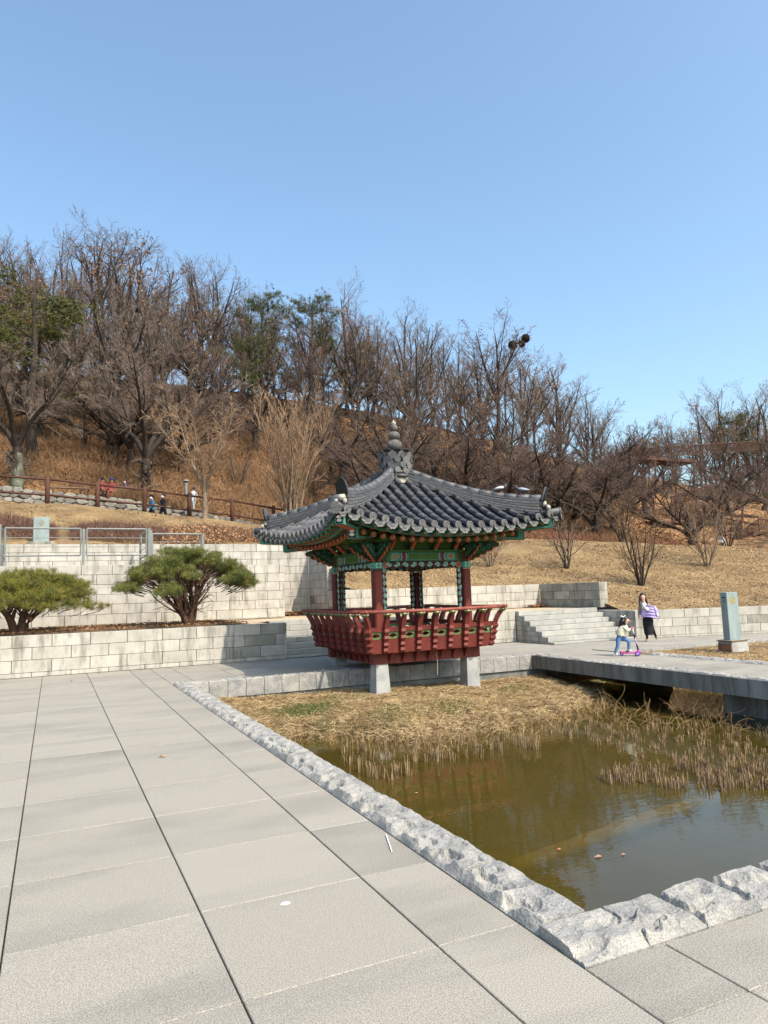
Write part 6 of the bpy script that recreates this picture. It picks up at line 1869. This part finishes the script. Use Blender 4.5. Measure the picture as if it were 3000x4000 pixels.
# walking woman
w0 = at_z(2545, 2506)
woman = empty('person', tuple(w0), rad(-(25.3+math.degrees(math.atan(1045/2738)))), label='walking woman with long black hair, taupe cardigan and black skirt carrying a lilac puffer jacket', cat='person')
J = [(-.06, 0, .78, .125, .085), (-.09, 0, .93, .115, .08), (-.12, 0, 1.08, .125, .08), (-.14, 0, 1.18, .055), (-.15, -.01, 1.24, .045), (-.155, -.02, 1.33, .078, .085), (-.155, -.02, 1.40, .066, .07),
     (-.24, 0, 1.11, .055), (-.29, .02, .93, .042), (-.31, -.02, .77, .028),
     (-.01, 0, 1.10, .055), (.08, -.05, .93, .045), (-.02, -.15, .93, .030),
     (-.11, 0, .70, .095), (-.10, .03, .40, .06), (-.12, -.02, .09, .036), (-.15, -.12, .032, .028),
     (-.01, 0, .70, .095), (.05, .05, .40, .058), (.13, .16, .14, .036), (.15, .10, .05, .028)]
def wm_(c):
    if c[2] > 1.195: return 0
    if c[2] > .79: return 1
    if c[0] < -.28 and c[2] > .6: return 0
    if c[2] < .075 or (c[2] < .10 and c[0] > .1): return 3
    return 2
skin('body', J, E_, [SKINM, TAUPE, SKIRT, SHOE], wm_, woman)
b = MB(); n = 14; V = []
for (x, y, z, rx_, ry_) in ((-.065, .02, .20, .125, .13), (-.065, .01, .40, .145, .13), (-.065, 0, .60, .155, .13), (-.06, 0, .78, .145, .11), (-.07, 0, .88, .12, .09)):
    for i in range(n): a = 2*PI*i/n; V.append((x+math.cos(a)*rx_*(1+.04*math.cos(5*a)), y+math.sin(a)*ry_, z))
b.add(V, [(L_*n+i, L_*n+(i+1) % n, (L_+1)*n+(i+1) % n, (L_+1)*n+i) for L_ in range(4) for i in range(n)]); b.obj('skirt', SKIRT, woman, True)
b = MB(); V = []
for (x, z, rx_, ry_) in ((-.10, .80, .17, .12), (-.10, .95, .155, .11), (-.12, 1.08, .155, .105), (-.13, 1.16, .10, .08), (-.14, 1.20, .055, .055)):
    for i in range(n): a = 2*PI*i/n; V.append((x+math.cos(a)*rx_, math.sin(a)*ry_, z))
b.add(V, [(L_*n+i, L_*n+(i+1) % n, (L_+1)*n+(i+1) % n, (L_+1)*n+i) for L_ in range(4) for i in range(n)]); b.obj('cardigan', TAUPE, woman, True)
b = MB(); b.lathe([(0, -.09), (.06, -.08), (.07, .06), (.04, .10)], 10, (-.135, -.075, 1.06)); b.obj('white_shirt', WHITE, woman, True)
b = MB(); b.lathe([(.0, -.07), (.080, -.05), (.092, .0), (.088, .05), (.055, .085), (0, .095)], 14, (-.155, .036, 1.372))
for s in (-1, 1): b.tube([(-.155+s*.080, .0, 1.38), (-.155+s*.095, .0, 1.28), (-.155+s*.11, -.05, 1.17), (-.155+s*.11, -.07, 1.07)], [.022, .028, .028, .012], 7)
b.tube([(-.155, .06, 1.38), (-.15, .10, 1.25), (-.14, .11, 1.08)], [.07, .09, .05], 8); b.obj('hair', HAIR, woman, True)
fc = empty('face', (0, 0, 0)); fc.parent = woman; face(fc, (-.155, -.03, 1.335), .078, -.15, -1)
b = MB(); hand(b, (-.31, -.02, .775), (-.05, -.05, -1), (0, 1, 0)); hand(b, (-.03, -.16, .93), (-1, -.1, 0), (0, 0, 1)); b.obj('hands', SKINM, woman, True)
# puffer jacket held in the arm
jk = empty('puffer_jacket', tuple(w0), woman.rotation_euler.z, label='lilac quilted puffer jacket hanging over the walking woman\'s arm', cat='jacket')
r = np.random.default_rng(9); b = MB()
nu_, nv_ = 10, 22
for back in (0, 1):
    V = []
    for jv in range(nv_):
        for iu in range(nu_):
            u, v = iu/(nu_-1), jv/(nv_-1)
            V.append((-.09+.23*u+v*(.12*u-.09*(1-u)), (-.145-.055*math.sin(PI*u)-.030*abs(math.sin(PI*(4.2*v+.9*u)))**.6) if not back else -.11, 1.10-.36*v-.05*u+.02*math.sin(5*u)))
    b.add(V, [(jv*nu_+iu, jv*nu_+iu+1, (jv+1)*nu_+iu+1, (jv+1)*nu_+iu) for jv in range(nv_-1) for iu in range(nu_-1)])
b.tube([(.13, -.15, 1.05), (.19, -.14, .93), (.21, -.14, .80), (.17, -.14, .73)], [.05, .062, .06, .035], 8)
b.tube([(-.12, -.17, .95), (-.17, -.17, .84), (-.20, -.16, .74)], [.05, .058, .045], 8)
b.obj('quilted_body', LILAC, jk, True)
b = MB(); b.tube([(-.10, -.21, 1.02), (-.06, -.23, .97), (.0, -.22, .95)], [.045, .055, .03], 8); b.tube([(.20, -.19, .86), (.235, -.17, .78), (.22, -.17, .74)], [.03, .036, .02], 8); b.obj('white_lining', WHITE, jk, True)

def figure(px_, py_top, Y, label, top, bottom, hair, az=0, H=1.6, walk=.25, hat=None, mask=None, seated=False, group=None, arm=None):
    p = at_y(px_, py_top, Y); z0 = p[2]-H*(.78 if seated else 1)
    t = empty('person', (p[0], Y, z0), rad(-25-math.degrees(math.atan((px_-1500)/2738))+az), label=label, cat='person', group=group)
    if seated:
        J = [(0, 0, .50, .13, .11), (0, 0, .68, .13, .10), (0, 0, .86, .15, .10), (0, 0, .98, .055), (0, -.01, 1.03, .05), (0, -.03, 1.12, .085, .09), (0, -.03, 1.18, .07, .07),
             (-.17, 0, .88, .06), (-.21, -.05, .68, .048), (-.10, -.22, .60, .035), (.17, 0, .88, .06), (.21, -.05, .68, .048), (.10, -.22, .60, .035),
             (-.10, -.15, .48, .085), (-.12, -.42, .46, .065), (-.12, -.44, .12, .045), (-.12, -.55, .04, .035), (.10, -.15, .48, .085), (.12, -.42, .46, .065), (.12, -.44, .12, .045), (.12, -.55, .04, .035)]
        hz = 1.13
    else:
        s = walk
        J = [(0, 0, .86, .13, .10), (0, 0, 1.0, .125, .10), (0, 0, 1.18, .145, .10), (0, 0, 1.32, .055), (0, 0, 1.37, .05), (0, -.01, 1.46, .085, .09), (0, -.01, 1.53, .07, .07),
             (-.17, 0, 1.22, .06), (-.22, s*.5, 1.0, .05), (-.22, s*.4-.1, .80, .035), (.17, 0, 1.22, .06), (.22, -s*.3, 1.0, .05), (.22, -s-.05, .86, .035),
             (-.09, 0, .78, .095), (-.09, -s*.6, .46, .07), (-.09, -s*.9, .09, .045), (-.09, -s*.9-.13, .04, .035), (.09, 0, .78, .095), (.09, s*.4, .46, .07), (.09, s*1.1, .12, .045), (.09, s*1.1-.12, .05, .035)]
        hz = 1.47
    k = H/1.6; J = [tuple(v*k for v in j) for j in J]
    wz = (.5 if seated else .84)*k
    def mf(c):
        if c[2] > (hz-.13)*k: return 0
        if c[2] > wz: return 1
        return 2
    skin('body', J, E_, [SKINM, top, bottom], mf, t)
    b = MB(); b.lathe([(.0, -.06*k), (.08*k, -.05*k), (.103*k, 0), (.092*k, .06*k), (0, .115*k)], 12, (0, .022*k+(-.02 if seated else 0), (hz+.01)*k)); b.obj('hair' if not hat else 'hair', hair, t, True)
    if hat:
        b = MB(); b.lathe([(.112*k, .02*k), (.108*k, .06*k), (.07*k, .125*k), (0, .135*k)], 12, (0, 0, (hz+.01)*k)); b.box((0, -.12*k, (hz+.045)*k), (.16*k, .12*k, .012*k)); b.obj('cap', hat, t, True)
    if mask:
        b = MB(); b.lathe([(0, -.06*k), (.06*k, -.045*k), (.07*k, 0), (.05*k, .03*k), (0, .032*k)], 10, (0, -.055*k, (hz-.045)*k)); b.obj('face_mask', mask, t, True)
    else:
        fc = empty('face', (0, 0, 0)); fc.parent = t; face(fc, (0, -.01*k, (hz-.0)*k), .082*k, 0, -1)
    return t
BLUEJ = mat('blue_jacket', (.035, .11, .22), rough=.8); BLACKC = mat('black_coat', (.012, .012, .014), rough=.8); REDJ = mat('red_jacket', (.24, .03, .045), rough=.8); NAVYJ = mat('navy_jacket', (.02, .03, .08), rough=.8); MASK = mat('white_mask', (.8, .8, .8), rough=.8); PMASK = mat('pink_mask', (.7, .45, .6), rough=.8); WHITEJ = mat('white_jacket', (.38, .39, .42), rough=.8); OLIVE = mat('olive_jacket', (.12, .11, .06), rough=.8)
figure(594, 1931, 36.2, 'man in a blue jacket, black cap and white mask walking behind the rail fence', BLUEJ, BLACKC, HAIR, az=-62, hat=BLACKC, mask=MASK)
figure(638, 1926, 36.0, 'person in a black coat and white mask walking close behind the man in blue', BLACKC, BLACKC, HAIR, az=-50, mask=MASK)
figure(401, 1866, 40.0, 'seated person in a red jacket and dark visor, leftmost of the three sitting', REDJ, BLACKC, HAIR, az=20, seated=True, hat=BLACKC, H=1.55)
figure(437, 1868, 40.0, 'seated person in a red jacket and blue hat, middle of the three sitting', REDJ, REDJ, HAIR, az=-10, seated=True, hat=NAVY, H=1.55)
figure(489, 1872, 40.0, 'seated person in a navy jacket with a pink mask, rightmost of the three sitting', NAVYJ, NAVYJ, HAIR, az=-30, seated=True, mask=PMASK, H=1.55)
figure(757, 1903, 37.2, 'person in white with a dark cap half hidden behind the small tan tree', WHITEJ, WHITEJ, HAIR, az=20, hat=NAVYJ, H=1.2)
figure(2563, 1712, 51.0, 'person in an olive jacket standing on the wooden top deck', OLIVE, BLACKC, HAIR, az=10, H=1.7)
figure(2605, 1728, 51.0, 'darkly dressed person on the wooden top deck right of the one in olive', BLACKC, NAVYJ, HAIR, az=-15, H=1.55)
figure(2818, 2082, 38.5, 'person in a pale top and dark trousers at the foot of the wooden stairs', WHITEJ, BLACKC, HAIR, az=60, H=1.55)

# ---------------- pigeons on the roof ridge
PG = mat('pigeon_dark_grey', (.06, .065, .08), rough=.6); PGL = mat('pigeon_pale_wing', (.30, .34, .40), rough=.7); PGW = mat('pigeon_white', (.6, .6, .6), rough=.8)
def pigeon(px_, face_, label, dark, pale, rr):
    rr_ = rr; a = rad(1.2); lx, ly = rr_, -rr_
    X = PX+lx*math.cos(a)-ly*math.sin(a); Yp = PY+lx*math.sin(a)+ly*math.cos(a)
    t = empty('pigeon', (X, Yp, crest(rr_)+.012), rad(-45) if face_ > 0 else rad(135), label=label, cat='pigeon', group='pigeons on the right roof ridge')
    b = MB(); b.tube([(-.20, 0, .085), (-.13, 0, .095), (-.05, 0, .10), (.03, 0, .115), (.085, 0, .15), (.105, 0, .185)], [.012, .035, .062, .062, .034, .028], 10); b.obj('body', dark, t, True)
    b = MB(); b.lathe([(0, -.032), (.026, -.01), (.028, .01), (0, .032)], 10, (.115, 0, .195)); b.obj('head', PG, t, True)
    b = MB(); b.tube([(.135, 0, .195), (.165, 0, .188)], [.008, .002], 5); b.obj('beak', BLACK, t)
    for s in (-1, 1):
        b = MB(); b.tube([(.05, s*.045, .12), (-.03, s*.06, .115), (-.12, s*.045, .10), (-.20, s*.02, .09)], [.025, .04, .028, .006], 6); b.obj('wing', pale, t, True)
        b = MB(); b.tube([(0, s*.022, .05), (0, s*.024, 0), (.02, s*.026, -.004)], .005, 4); b.obj('leg', PINKL, t)
pigeon(0, 1, 'grey pigeon with a white back on the roof ridge, the left of two', PG, PGW, 1.83)
pigeon(0, -1, 'blue-grey pigeon on the roof ridge, the right of two', PG, PGL, 2.14)
